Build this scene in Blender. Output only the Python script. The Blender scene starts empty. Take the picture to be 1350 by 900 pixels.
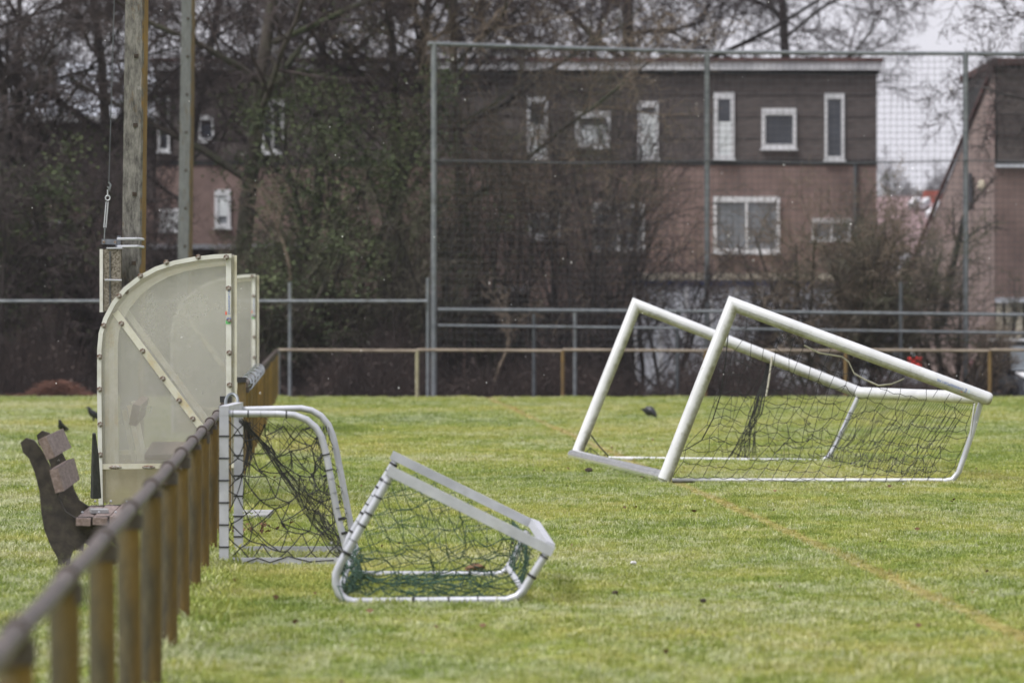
import bpy, math, random
import numpy as np
from mathutils import Vector, Matrix
R = math.radians
scene = bpy.context.scene
COL = scene.collection

# ------------------------------------------------------------------ camera, world, sun, exposure
F, HC, VH, UC = 6440.0, 1.6, 408.0, 675.0          # focal length in photo pixels, eye height, horizon row, centre column
cam_data = bpy.data.cameras.new('camera')
cam_data.sensor_width = 36.0
cam_data.lens = 36.0 * F / 1350.0
cam_data.shift_y = -(450.0 - VH) / 1350.0
cam_data.clip_start, cam_data.clip_end = 0.5, 3000.0
cam_data.dof.use_dof = True
cam_data.dof.focus_distance = 38.0
cam_data.dof.aperture_fstop = 3.7
cam = bpy.data.objects.new('camera', cam_data)
COL.objects.link(cam)
cam.location = (0, 0, HC)
cam.rotation_euler = (R(90), 0, 0)
scene.camera = cam

SUN_EL, SUN_AZ = R(60), R(238)                      # azimuth clockwise from north (+Y)
world = bpy.data.worlds.new('World')
scene.world = world
world.use_nodes = True
wn, wl = world.node_tree.nodes, world.node_tree.links
for n in list(wn): wn.remove(n)
w_out = wn.new('ShaderNodeOutputWorld'); w_bg = wn.new('ShaderNodeBackground')
w_sky = wn.new('ShaderNodeTexSky'); w_sky.sky_type = 'NISHITA'; w_sky.sun_disc = False
w_sky.sun_elevation = SUN_EL; w_sky.sun_rotation = SUN_AZ
w_sky.air_density = 1.0; w_sky.dust_density = 4.0
w_hs = wn.new('ShaderNodeHueSaturation'); w_hs.inputs['Saturation'].default_value = 0.10
w_mix = wn.new('ShaderNodeMix'); w_mix.data_type = 'RGBA'
w_mix.inputs['Factor'].default_value = 0.82
w_mix.inputs['B'].default_value = (4.05, 4.02, 4.40, 1)      # even cloud deck
w_bg.inputs['Strength'].default_value = 0.075
wl.new(w_sky.outputs[0], w_hs.inputs['Color']); wl.new(w_hs.outputs[0], w_mix.inputs['A'])
wl.new(w_mix.outputs['Result'], w_bg.inputs['Color']); wl.new(w_bg.outputs[0], w_out.inputs[0])

sun_data = bpy.data.lights.new('sun', 'SUN')
sun_data.energy = 1.5; sun_data.angle = R(22); sun_data.color = (1.0, 0.985, 0.96)
sun = bpy.data.objects.new('sun', sun_data); COL.objects.link(sun)
sv = Vector((math.sin(SUN_AZ) * math.cos(SUN_EL), math.cos(SUN_AZ) * math.cos(SUN_EL), math.sin(SUN_EL)))
sun.rotation_euler = sv.to_track_quat('Z', 'Y').to_euler()
sun.location = sv * 60

scene.view_settings.view_transform = 'Standard'
scene.view_settings.look = 'None'
scene.view_settings.exposure = 1.55
scene.view_settings.gamma = 1.0
scene.view_settings.use_curve_mapping = False
scene.render.engine = 'CYCLES'
scene.cycles.max_bounces = 6
scene.cycles.transparent_max_bounces = 24
scene.cycles.use_denoising = True

def P(u, v, d):
    """World point seen at photo pixel (u, v) when it stands d metres away."""
    return Vector(((u - UC) / F * d, d, HC - (v - VH) / F * d))
def gd(v):
    """Distance of the ground seen in photo row v."""
    return F * HC / (v - VH)

# ------------------------------------------------------------------ mesh helpers
class MB:
    def __init__(s): s.v, s.f = [], []
    def quad(s, a, b, c, d):
        n = len(s.v); s.v += [tuple(a), tuple(b), tuple(c), tuple(d)]; s.f.append((n, n+1, n+2, n+3)); return s
    def poly(s, pts):
        n = len(s.v); s.v += [tuple(p) for p in pts]; s.f.append(tuple(range(n, n+len(pts)))); return s
    def box(s, lo, hi, rot=None, at=(0, 0, 0)):
        n = len(s.v)
        for x in (lo[0], hi[0]):
            for y in (lo[1], hi[1]):
                for z in (lo[2], hi[2]):
                    p = Vector((x, y, z))
                    if rot is not None: p = rot @ p
                    s.v.append(tuple(p + Vector(at)))
        s.f += [tuple(n+i for i in q) for q in ((0,1,3,2),(4,6,7,5),(0,4,5,1),(2,3,7,6),(0,2,6,4),(1,5,7,3))]
        return s
    def tube(s, pts, r, n=8, cap=True, square=False, up=None, round_end=False):
        """Tube along a polyline with mitred corners. r: one radius or one per point."""
        pts = [Vector(p) for p in pts]
        rs = list(r) if isinstance(r, (list, tuple)) else [r] * len(pts)
        if round_end:
            a, b = pts[-2], pts[-1]; dr = (b - a).normalized(); R0 = rs[-1]
            pts[-1] = b - dr * R0 * 0.7
            for q, k in ((0.35, 0.93), (0.6, 0.7), (0.7, 0.35)):
                pts.append(b - dr * R0 * (0.7 - q)); rs.append(R0 * k)
        m = len(pts)
        dirs = [(pts[i+1] - pts[i]).normalized() for i in range(m-1)]
        upv = Vector(up) if up is not None else (Vector((0,0,1)) if abs(dirs[0].z) < 0.9 else Vector((0,1,0)))
        x = (upv - dirs[0] * upv.dot(dirs[0])).normalized(); y = dirs[0].cross(x)
        offs = [(math.cos(2*math.pi*k/n + (math.pi/4 if square else 0)), math.sin(2*math.pi*k/n + (math.pi/4 if square else 0))) for k in range(n)]
        base = len(s.v)
        for i in range(m):
            d0 = dirs[max(i-1, 0)]; d1 = dirs[min(i, m-2)]
            nb = (d0 + d1)
            nb = nb.normalized() if nb.length > 1e-6 else d0
            if i > 0:
                q = d0.rotation_difference(dirs[i-1]) if False else None
            for cx, cy in offs:
                o = (x * cx + y * cy) * rs[i]
                t = -o.dot(nb) / max(d0.dot(nb), 0.25) if 0 < i < m-1 else 0
                s.v.append(tuple(pts[i] + o + d0 * t))
            if 0 < i < m-1:
                q = d0.rotation_difference(d1); x = q @ x; y = q @ y
        for i in range(m-1):
            for k in range(n):
                a = base + i*n + k; b = base + i*n + (k+1) % n
                s.f.append((a, b, b+n, a+n))
        if cap:
            s.f.append(tuple(base + k for k in reversed(range(n))))
            s.f.append(tuple(base + (m-1)*n + k for k in range(n)))
        return s
    def ball(s, c, r, nu=8, nv=5, sc=(1,1,1)):
        base = len(s.v)
        for j in range(nv+1):
            th = math.pi * j / nv
            for i in range(nu):
                ph = 2*math.pi*i/nu
                s.v.append((c[0]+r*sc[0]*math.sin(th)*math.cos(ph), c[1]+r*sc[1]*math.sin(th)*math.sin(ph), c[2]+r*sc[2]*math.cos(th)))
        for j in range(nv):
            for i in range(nu):
                a = base+j*nu+i; b = base+j*nu+(i+1)%nu
                s.f.append((a, a+nu, b+nu, b))
        return s
    def extrude(s, poly, axis_vec):
        """Closed prism: polygon (3-D points) swept by a vector."""
        a = Vector(axis_vec); n = len(s.v); m = len(poly)
        s.v += [tuple(p) for p in poly] + [tuple(Vector(p)+a) for p in poly]
        s.f.append(tuple(n+i for i in range(m))); s.f.append(tuple(n+m+i for i in reversed(range(m))))
        for i in range(m):
            j = (i+1) % m; s.f.append((n+i, n+m+i, n+m+j, n+j))
        return s
    def build(s, name, mat, parent=None, smooth=False, world=True):
        me = bpy.data.meshes.new(name)
        v = s.v
        if parent is not None and world:
            inv = (Matrix.Translation(parent.location) @ parent.rotation_euler.to_matrix().to_4x4()).inverted()
            v = [tuple(inv @ Vector(p)) for p in v]
        me.from_pydata(v, [], s.f)
        if mat: me.materials.append(mat)
        if smooth:
            me.polygons.foreach_set('use_smooth', [True]*len(me.polygons))
            try: me.set_sharp_from_angle(angle=R(40))
            except Exception: pass
        me.update()
        return link(name, me, parent)

def link(name, me, parent=None):
    o = bpy.data.objects.new(name, me); COL.objects.link(o)
    if parent is not None: o.parent = parent
    return o
def raw(name, verts, faces, mat, parent=None, smooth=False):
    """Fast mesh from numpy arrays (tri or quad faces)."""
    verts = np.asarray(verts, np.float32).reshape(-1, 3); faces = np.asarray(faces, np.int32)
    if parent is not None: verts = verts - np.array(parent.location, np.float32)
    me = bpy.data.meshes.new(name); k = faces.shape[1]
    me.vertices.add(len(verts)); me.vertices.foreach_set('co', verts.ravel())
    me.loops.add(faces.size); me.loops.foreach_set('vertex_index', faces.ravel())
    me.polygons.add(len(faces)); me.polygons.foreach_set('loop_start', np.arange(0, faces.size, k, dtype=np.int32))
    if smooth: me.polygons.foreach_set('use_smooth', np.ones(len(faces), bool))
    me.update(calc_edges=True)
    if mat: me.materials.append(mat)
    return link(name, me, parent)
def tag(o, label=None, cat=None, group=None, kind=None):
    if label: o['label'] = label
    if cat: o['category'] = cat
    if group: o['group'] = group
    if kind: o['kind'] = kind
    return o
def thing(name, label, cat, loc=(0,0,0), rz=0, group=None):
    o = bpy.data.objects.new(name, None); COL.objects.link(o)
    o.location = loc; o.rotation_euler = (0, 0, rz); o.empty_display_size = 0.2
    return tag(o, label, cat, group)
def copy_thing(root, loc, rz=None, label=None):
    r = root.copy(); COL.objects.link(r); r.location = loc
    if rz is not None: r.rotation_euler = (0, 0, rz)
    if label: r['label'] = label
    for ch in list(root.children):
        c = ch.copy(); COL.objects.link(c); c.parent = r
        for g in list(ch.children):
            e = g.copy(); COL.objects.link(e); e.parent = c
    return r

# ------------------------------------------------------------------ material helpers
def newmat(name):
    m = bpy.data.materials.new(name); m.use_nodes = True
    nt = m.node_tree
    for n in list(nt.nodes): nt.nodes.remove(n)
    out = nt.nodes.new('ShaderNodeOutputMaterial'); b = nt.nodes.new('ShaderNodeBsdfPrincipled')
    nt.links.new(b.outputs[0], out.inputs[0])
    return m, nt, b, out
def noise(nt, vec, scale, detail=4, rough=0.6, stretch=None):
    if stretch is not None:
        mp = nt.nodes.new('ShaderNodeMapping'); mp.inputs['Scale'].default_value = stretch
        nt.links.new(vec, mp.inputs['Vector']); vec = mp.outputs[0]
    n = nt.nodes.new('ShaderNodeTexNoise'); n.inputs['Scale'].default_value = scale
    n.inputs['Detail'].default_value = detail; n.inputs['Roughness'].default_value = rough
    nt.links.new(vec, n.inputs['Vector']); return n.outputs['Fac']
def ramp(nt, fac, stops):
    r = nt.nodes.new('ShaderNodeValToRGB'); els = r.color_ramp.elements
    while len(els) < len(stops): els.new(0.5)
    for e, (p, c) in zip(els, stops):
        e.position = p; e.color = (*c, 1) if len(c) == 3 else c
    nt.links.new(fac, r.inputs[0]); return r.outputs[0]
def mixc(nt, fac, a, b, mode='MIX'):
    m = nt.nodes.new('ShaderNodeMix'); m.data_type = 'RGBA'; m.blend_type = mode
    for sock, val in (('Factor', fac), ('A', a), ('B', b)):
        if isinstance(val, (int, float)): m.inputs[sock].default_value = val
        elif isinstance(val, tuple): m.inputs[sock].default_value = (*val, 1)
        else: nt.links.new(val, m.inputs[sock])
    return m.outputs['Result']
def math_n(nt, op, a, b=0.0, clamp=False):
    m = nt.nodes.new('ShaderNodeMath'); m.operation = op; m.use_clamp = clamp
    for i, val in enumerate((a, b)):
        if isinstance(val, (int, float)): m.inputs[i].default_value = val
        else: nt.links.new(val, m.inputs[i])
    return m.outputs[0]
def bump(nt, b, h, strength=0.3, dist=0.01):
    n = nt.nodes.new('ShaderNodeBump'); n.inputs['Strength'].default_value = strength; n.inputs['Distance'].default_value = dist
    nt.links.new(h, n.inputs['Height']); nt.links.new(n.outputs[0], b.inputs['Normal'])
def coords(nt, kind='Object'):
    return nt.nodes.new('ShaderNodeTexCoord').outputs[kind]
def worldpos(nt):
    return nt.nodes.new('ShaderNodeNewGeometry').outputs['Position']
def surf(name, c1, c2, scale=8, rough=0.6, metal=0.0, stretch=None, lo=0.35, hi=0.65, bmp=0.0, c3=None, s3=3.0, t3=(0.55, 0.7), world_space=False):
    """Two-tone noise surface with optional third tone in separate blotches."""
    m, nt, b, _ = newmat(name)
    vec = worldpos(nt) if world_space else coords(nt)
    n = noise(nt, vec, scale, stretch=stretch)
    col = ramp(nt, n, [(lo, c1), (hi, c2)])
    if c3 is not None:
        n3 = noise(nt, vec, s3, detail=6, rough=0.7)
        k = ramp(nt, n3, [(t3[0], (0,0,0)), (t3[1], (1,1,1))])
        col = mixc(nt, k, col, c3)
    nt.links.new(col, b.inputs['Base Color'])
    b.inputs['Roughness'].default_value = rough; b.inputs['Metallic'].default_value = metal
    if bmp: bump(nt, b, n, bmp)
    return m

M = {}
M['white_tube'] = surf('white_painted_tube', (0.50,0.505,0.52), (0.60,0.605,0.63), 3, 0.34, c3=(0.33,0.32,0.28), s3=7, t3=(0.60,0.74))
def add_shade_and_algae(mname, col, lo, hi):
    # shade of undersides and right flanks painted in as olive tone, with patchy algae
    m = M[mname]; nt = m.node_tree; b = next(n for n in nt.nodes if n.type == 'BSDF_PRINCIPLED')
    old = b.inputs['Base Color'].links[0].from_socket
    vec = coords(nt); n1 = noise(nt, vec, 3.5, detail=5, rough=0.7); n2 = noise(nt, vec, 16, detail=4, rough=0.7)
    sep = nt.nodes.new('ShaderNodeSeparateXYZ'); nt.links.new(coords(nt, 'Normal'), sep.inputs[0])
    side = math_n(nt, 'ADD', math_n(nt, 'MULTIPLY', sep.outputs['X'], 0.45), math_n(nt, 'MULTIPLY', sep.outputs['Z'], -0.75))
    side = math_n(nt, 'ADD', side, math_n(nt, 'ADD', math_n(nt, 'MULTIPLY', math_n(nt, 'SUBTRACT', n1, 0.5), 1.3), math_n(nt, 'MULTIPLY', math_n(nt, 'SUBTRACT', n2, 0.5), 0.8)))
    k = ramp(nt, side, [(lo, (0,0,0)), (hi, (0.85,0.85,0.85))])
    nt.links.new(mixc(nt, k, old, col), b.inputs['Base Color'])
add_shade_and_algae('white_tube', (0.155,0.145,0.085), -0.02, 0.62)
M['alu'] = surf('bare_aluminium', (0.62,0.63,0.66), (0.76,0.77,0.80), 5, 0.2, 0.7, c3=(0.36,0.37,0.36), s3=3, t3=(0.6,0.8))
M['alu_matt'] = surf('matt_anodised_aluminium', (0.38,0.39,0.43), (0.50,0.51,0.56), 6, 0.42, 0.25, c3=(0.36,0.37,0.36), s3=4, t3=(0.55,0.75))
M['galv'] = surf('galvanised_steel', (0.13,0.145,0.16), (0.21,0.225,0.24), 6, 0.5, 0.35, c3=(0.10,0.105,0.10), s3=2)
M['galv_dark'] = surf('dull_galvanised_steel', (0.06,0.066,0.075), (0.105,0.115,0.125), 6, 0.6, 0.3)
M['net_black'] = surf('black_net_cord', (0.012,0.013,0.014), (0.03,0.03,0.03), 30, 0.8)
M['net_green'] = surf('green_net_cord', (0.016,0.048,0.029), (0.034,0.082,0.050), 30, 0.8)
M['net_pale'] = surf('pale_frayed_cord', (0.40,0.38,0.32), (0.55,0.52,0.45), 30, 0.8)
M['net_stop'] = surf('ball_stop_net_cord', (0.045,0.048,0.053), (0.07,0.074,0.08), 30, 0.8)
M['dark_wood'] = surf('weathered_dark_concrete', (0.018,0.015,0.013), (0.055,0.045,0.036), 14, 0.85, bmp=0.4, c3=(0.07,0.075,0.035), s3=7, t3=(0.58,0.72))
M['slat'] = surf('faded_brown_slat', (0.13,0.092,0.080), (0.235,0.178,0.163), 9, 0.7, stretch=(6,0.6,6), c3=(0.36,0.29,0.28), s3=5, t3=(0.55,0.75))
M['plank_in'] = surf('brown_bench_plank', (0.10,0.06,0.045), (0.19,0.125,0.095), 9, 0.6, stretch=(6,0.6,6))
M['shelter_white'] = surf('yellowed_white_steel', (0.48,0.44,0.33), (0.62,0.61,0.55), 4, 0.45, c3=(0.46,0.32,0.10), s3=3.2, t3=(0.54,0.76))
M['shelter_edge'] = surf('white_edge_strip', (0.52,0.51,0.47), (0.66,0.66,0.64), 6, 0.4, c3=(0.5,0.42,0.22), s3=4, t3=(0.64,0.8))
M['rust'] = surf('rusty_bolt', (0.06,0.025,0.015), (0.16,0.09,0.05), 60, 0.8, c3=(0.35,0.34,0.32), s3=40, t3=(0.45,0.6))
M['black_cap'] = surf('black_plastic_cap', (0.012,0.012,0.014), (0.03,0.03,0.034), 20, 0.45)
M['rail_brown'] = surf('old_brown_rail', (0.032,0.024,0.021), (0.078,0.057,0.048), 7, 0.55, c3=(0.135,0.11,0.10), s3=5, t3=(0.55,0.75))
M['rail_far'] = surf('faded_brown_rail', (0.16,0.125,0.095), (0.26,0.21,0.165), 3, 0.65)
M['ochre_post'] = surf('ochre_rusted_post', (0.10,0.062,0.022), (0.18,0.112,0.036), 4, 0.75, stretch=(2,2,0.7), c3=(0.09,0.055,0.03), s3=3)
M['brick'] = surf('pink_brown_brick', (0.165,0.112,0.101), (0.225,0.155,0.140), 1.6, 0.9, c3=(0.105,0.072,0.066), s3=1.1, t3=(0.50,0.72))
M['clad'] = surf('dark_cladding', (0.058,0.046,0.045), (0.108,0.088,0.084), 3, 0.75, stretch=(1,1,6))
M['clad_joint'] = surf('black_joint', (0.012,0.012,0.014), (0.02,0.02,0.022), 3, 0.8)
M['win_white'] = surf('white_window_frame', (0.50,0.51,0.53), (0.64,0.64,0.67), 3, 0.5)
M['blind'] = surf('white_blind', (0.55,0.58,0.60), (0.72,0.75,0.77), 2, 0.7)
M['roof_grey'] = surf('pale_grey_roof', (0.42,0.44,0.50), (0.52,0.54,0.60), 2, 0.6)
M['roof_red'] = surf('dull_red_tiles', (0.17,0.112,0.118), (0.235,0.160,0.168), 5, 0.8)
M['roof_edge'] = surf('dark_red_roof_edge', (0.05,0.022,0.022), (0.10,0.045,0.04), 3, 0.8)
M['snow_strip'] = surf('snowy_white_strip', (0.45,0.45,0.48), (0.72,0.72,0.75), 1.5, 0.8)
M['cream'] = surf('cream_fascia', (0.42,0.38,0.30), (0.55,0.50,0.40), 2, 0.7)
M['blue_trim'] = surf('blue_trim', (0.04,0.06,0.16), (0.06,0.09,0.22), 2, 0.6)
M['pale_panel'] = surf('pale_grey_panel', (0.46,0.48,0.54), (0.66,0.68,0.74), 1.2, 0.5)
M['garden_wood'] = surf('dark_garden_board', (0.022,0.018,0.017), (0.05,0.042,0.038), 4, 0.85, stretch=(1,1,5))
M['clod'] = surf('dark_soil', (0.02,0.014,0.01), (0.06,0.042,0.03), 30, 0.95)
M['leaf'] = surf('dead_brown_leaf', (0.07,0.035,0.018), (0.16,0.085,0.04), 12, 0.85, world_space=True)
M['slab'] = surf('pale_concrete_slab', (0.22,0.22,0.225), (0.34,0.34,0.35), 8, 0.85)
M['litter'] = surf('white_litter', (0.50,0.49,0.50), (0.60,0.58,0.60), 8, 0.7)
M['feather'] = surf('black_feathers', (0.006,0.007,0.010), (0.018,0.019,0.026), 25, 0.45)
M['tyre'] = surf('tyre_rubber', (0.012,0.012,0.012), (0.02,0.02,0.02), 20, 0.85)
M['car_dark'] = surf('dark_car_paint', (0.016,0.018,0.023), (0.024,0.027,0.034), 5, 0.22)
M['car_silver'] = surf('silver_car_paint', (0.30,0.31,0.34), (0.36,0.37,0.40), 5, 0.3, 0.3)
M['snow'] = surf('snow', (0.82,0.82,0.85), (0.88,0.88,0.9), 10, 0.9)
M['blue_print'] = surf('blue_print', (0.03,0.10,0.38), (0.04,0.13,0.45), 10, 0.5)
M['red_print'] = surf('red_print', (0.65,0.10,0.06), (0.75,0.14,0.08), 10, 0.5)
M['green_print'] = surf('green_print', (0.10,0.45,0.14), (0.14,0.5,0.18), 10, 0.5)
M['cyan_print'] = surf('cyan_print', (0.15,0.55,0.75), (0.2,0.6,0.8), 10, 0.5)
M['cream_lamp'] = surf('cream_lamp', (0.62,0.55,0.42), (0.7,0.63,0.5), 10, 0.5)
M['steel_bracket'] = surf('grey_bracket', (0.10,0.11,0.13), (0.17,0.18,0.21), 12, 0.5, 0.4)
M['chimney'] = surf('red_chimney_brick', (0.26,0.07,0.05), (0.34,0.10,0.08), 6, 0.9)

def post_mat(name, rust, lichen, pale, scale=(1,1,1), edge=(-0.15, 0.35), streak=(1, 1, 1)):
    """Rust-ochre on the sheltered side, grey-green lichen on the weather side (fixed to the thing itself)."""
    m, nt, b, _ = newmat(name)
    vec = coords(nt)
    n1 = noise(nt, vec, 9, stretch=(1,1,0.35))
    n2 = noise(nt, vec, 24, detail=7, rough=0.8, stretch=streak)
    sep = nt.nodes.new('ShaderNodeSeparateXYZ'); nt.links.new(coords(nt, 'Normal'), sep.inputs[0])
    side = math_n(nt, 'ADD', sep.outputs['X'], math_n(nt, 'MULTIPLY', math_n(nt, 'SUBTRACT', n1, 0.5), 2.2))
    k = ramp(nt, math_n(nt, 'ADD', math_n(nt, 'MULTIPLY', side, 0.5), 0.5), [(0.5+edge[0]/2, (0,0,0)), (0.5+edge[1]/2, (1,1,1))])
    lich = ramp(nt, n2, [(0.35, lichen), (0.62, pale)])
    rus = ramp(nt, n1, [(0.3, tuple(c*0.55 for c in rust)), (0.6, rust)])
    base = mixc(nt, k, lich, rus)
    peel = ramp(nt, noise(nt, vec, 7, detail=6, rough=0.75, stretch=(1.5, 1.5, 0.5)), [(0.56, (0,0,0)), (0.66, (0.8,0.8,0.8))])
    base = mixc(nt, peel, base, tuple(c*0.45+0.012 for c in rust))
    oi = nt.nodes.new('ShaderNodeObjectInfo')
    base = mixc(nt, 1.0, base, ramp(nt, oi.outputs['Random'], [(0.0, (0.70,0.72,0.75)), (0.5, (1.0,0.98,0.95)), (1.0, (1.28,1.22,1.1))]), 'MULTIPLY')
    nt.links.new(base, b.inputs['Base Color'])
    b.inputs['Roughness'].default_value = 0.85
    bump(nt, b, n2, 0.35)
    return m
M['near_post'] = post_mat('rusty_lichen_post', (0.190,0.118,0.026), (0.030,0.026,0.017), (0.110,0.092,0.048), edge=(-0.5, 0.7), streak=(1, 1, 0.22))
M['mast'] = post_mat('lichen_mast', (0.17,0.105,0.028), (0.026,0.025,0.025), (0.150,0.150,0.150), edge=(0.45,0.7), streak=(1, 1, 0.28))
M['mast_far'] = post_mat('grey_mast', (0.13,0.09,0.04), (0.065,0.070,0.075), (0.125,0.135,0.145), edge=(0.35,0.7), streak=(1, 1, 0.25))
M['weight'] = surf('lichen_crusted_concrete', (0.09,0.075,0.055), (0.24,0.215,0.18), 55, 0.95, bmp=0.5, lo=0.4, hi=0.6)

def bark(name, c1, c2, moss=None, scale=3.0):
    m, nt, b, _ = newmat(name); vec = worldpos(nt)
    n = noise(nt, vec, scale, detail=5); col = ramp(nt, n, [(0.35, c1), (0.65, c2)])
    if moss:
        k = ramp(nt, noise(nt, vec, 0.9, detail=3), [(0.45, (0,0,0)), (0.62, (1,1,1))]); col = mixc(nt, k, col, moss)
    nt.links.new(col, b.inputs['Base Color']); b.inputs['Roughness'].default_value = 0.9
    return m
M['bark_dark'] = bark('dark_bark', (0.015,0.013,0.012), (0.040,0.033,0.030))
M['bark_moss'] = bark('mossy_bark', (0.035,0.028,0.024), (0.075,0.062,0.052), (0.045,0.055,0.025))
M['twig'] = bark('purple_brown_twigs', (0.034,0.025,0.026), (0.075,0.056,0.055))
M['twig_moss'] = bark('olive_twigs', (0.052,0.044,0.034), (0.115,0.100,0.076), (0.070,0.074,0.040), 2)
M['twig_tan'] = bark('tan_twigs', (0.10,0.075,0.055), (0.20,0.155,0.115))
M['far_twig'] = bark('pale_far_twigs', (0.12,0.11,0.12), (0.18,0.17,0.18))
M['ivy'] = bark('ivy_leaves', (0.026,0.040,0.016), (0.090,0.112,0.046), scale=1.2)
M['under'] = bark('brown_undergrowth', (0.030,0.022,0.021), (0.078,0.054,0.047), scale=1.5)

def glass(name, tint, mixv, rough=0.06):
    m, nt, b, out = newmat(name)
    vec = worldpos(nt); n = noise(nt, vec, 0.9, detail=2)
    nt.links.new(ramp(nt, n, [(0.3, tuple(c*0.5 for c in tint)), (0.7, tint)]), b.inputs['Base Color'])
    b.inputs['Roughness'].default_value = rough; b.inputs['IOR'].default_value = 1.6
    return m
M['pane'] = glass('dark_window_glass', (0.05,0.055,0.07), 0)
M['pane_pale'] = glass('pale_window_glass', (0.22,0.235,0.26), 0, 0.2)
M['car_glass'] = glass('car_glass', (0.03,0.035,0.04), 0, 0.08)

# clear-ish weathered plastic of the shelters: partly lets the view through, partly milky
def poly_mat(name, milky, tint, op):
    m, nt, b, out = newmat(name)
    vec = coords(nt)
    n = noise(nt, vec, 1.6, detail=5, rough=0.6); n2 = noise(nt, vec, 40, detail=3)
    col = ramp(nt, n, [(0.3, milky), (0.7, tint)])
    d = nt.nodes.new('ShaderNodeBsdfDiffuse'); t = nt.nodes.new('ShaderNodeBsdfTranslucent')
    for s in (d, t): nt.links.new(col, s.inputs['Color'])
    mx = nt.nodes.new('ShaderNodeMixShader'); mx.inputs[0].default_value = 0.5
    nt.links.new(d.outputs[0], mx.inputs[1]); nt.links.new(t.outputs[0], mx.inputs[2])
    tr = nt.nodes.new('ShaderNodeBsdfTransparent'); tr.inputs[0].default_value = (0.93,0.93,0.93,1)
    fac = math_n(nt, 'ADD', math_n(nt, 'MULTIPLY', n, 0.5), math_n(nt, 'ADD', math_n(nt, 'MULTIPLY', n2, 0.12), op - 0.30))
    m2 = nt.nodes.new('ShaderNodeMixShader')
    nt.links.new(fac, m2.inputs[0]); nt.links.new(tr.outputs[0], m2.inputs[1]); nt.links.new(mx.outputs[0], m2.inputs[2])
    g = nt.nodes.new('ShaderNodeBsdfGlossy'); g.inputs['Roughness'].default_value = 0.25
    m3 = nt.nodes.new('ShaderNodeMixShader'); m3.inputs[0].default_value = 0.05
    nt.links.new(m2.outputs[0], m3.inputs[1]); nt.links.new(g.outputs[0], m3.inputs[2])
    nt.links.new(m3.outputs[0], out.inputs[0])
    nt.nodes.remove(b)
    return m
M['poly'] = poly_mat('weathered_clear_sheet', (0.63,0.615,0.57), (0.71,0.695,0.66), 0.26)
M['poly_low'] = poly_mat('yellowed_sheet', (0.56,0.49,0.35), (0.64,0.58,0.46), 0.55)

# turf colours, shared by the soil sheet and the blades (position based)
LINE_X, LINE_Y, LINE_B = 1.738, 40.4, -0.0455
def turf_colour(nt, gain=1.0):
    pos = worldpos(nt)
    big = noise(nt, pos, 0.22, detail=3, rough=0.55, stretch=(1.0, 0.55, 0.0))
    mid = noise(nt, pos, 1.5, detail=4, rough=0.65, stretch=(1.0, 0.6, 0.0))
    small = noise(nt, pos, 9.0, detail=3, rough=0.7, stretch=(1.0, 1.0, 0.0))
    mixed = math_n(nt, 'ADD', math_n(nt, 'MULTIPLY', big, 0.40), math_n(nt, 'ADD', math_n(nt, 'MULTIPLY', mid, 0.38), math_n(nt, 'MULTIPLY', small, 0.22)))
    g = lambda c: tuple(x*gain for x in c)
    col = ramp(nt, mixed, [(0.33, g((0.082,0.126,0.024))), (0.45, g((0.170,0.212,0.044))), (0.55, g((0.250,0.258,0.068))), (0.67, g((0.330,0.292,0.115)))])
    # dead straw line along the pitch
    sep = nt.nodes.new('ShaderNodeSeparateXYZ'); nt.links.new(pos, sep.inputs[0])
    cx = math_n(nt, 'ADD', math_n(nt, 'MULTIPLY', math_n(nt, 'SUBTRACT', sep.outputs['Y'], LINE_Y), LINE_B), LINE_X)
    wob = math_n(nt, 'MULTIPLY', math_n(nt, 'SUBTRACT', mid, 0.5), 0.14)
    dist = math_n(nt, 'ABSOLUTE', math_n(nt, 'ADD', math_n(nt, 'SUBTRACT', sep.outputs['X'], cx), wob))
    k = math_n(nt, 'SUBTRACT', 1.0, math_n(nt, 'DIVIDE', dist, 0.085), clamp=True)
    k = math_n(nt, 'MULTIPLY', math_n(nt, 'MULTIPLY', k, 2.2, clamp=True), ramp(nt, math_n(nt, 'ADD', math_n(nt,'MULTIPLY',big,0.5), math_n(nt,'MULTIPLY',small,0.5)), [(0.38, (0.35,0.35,0.35)), (0.55, (1,1,1))]))
    col = mixc(nt, math_n(nt, 'MULTIPLY', k, 0.62), col, g((0.30,0.205,0.090)))
    return col, mixed, k, pos
def ground_mat():
    m, nt, b, _ = newmat('turf_soil')
    col, mixed, k, pos = turf_colour(nt, 0.98)
    frost = ramp(nt, noise(nt, pos, 0.5, detail=6, rough=0.7, stretch=(0.6, 0.6, 0.0)), [(0.56, (0,0,0)), (0.72, (0.5,0.5,0.5))])
    col = mixc(nt, frost, col, (0.36,0.36,0.26))
    nt.links.new(col, b.inputs['Base Color']); b.inputs['Roughness'].default_value = 0.95
    b.inputs['Specular IOR Level'].default_value = 0.1
    return m
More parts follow.
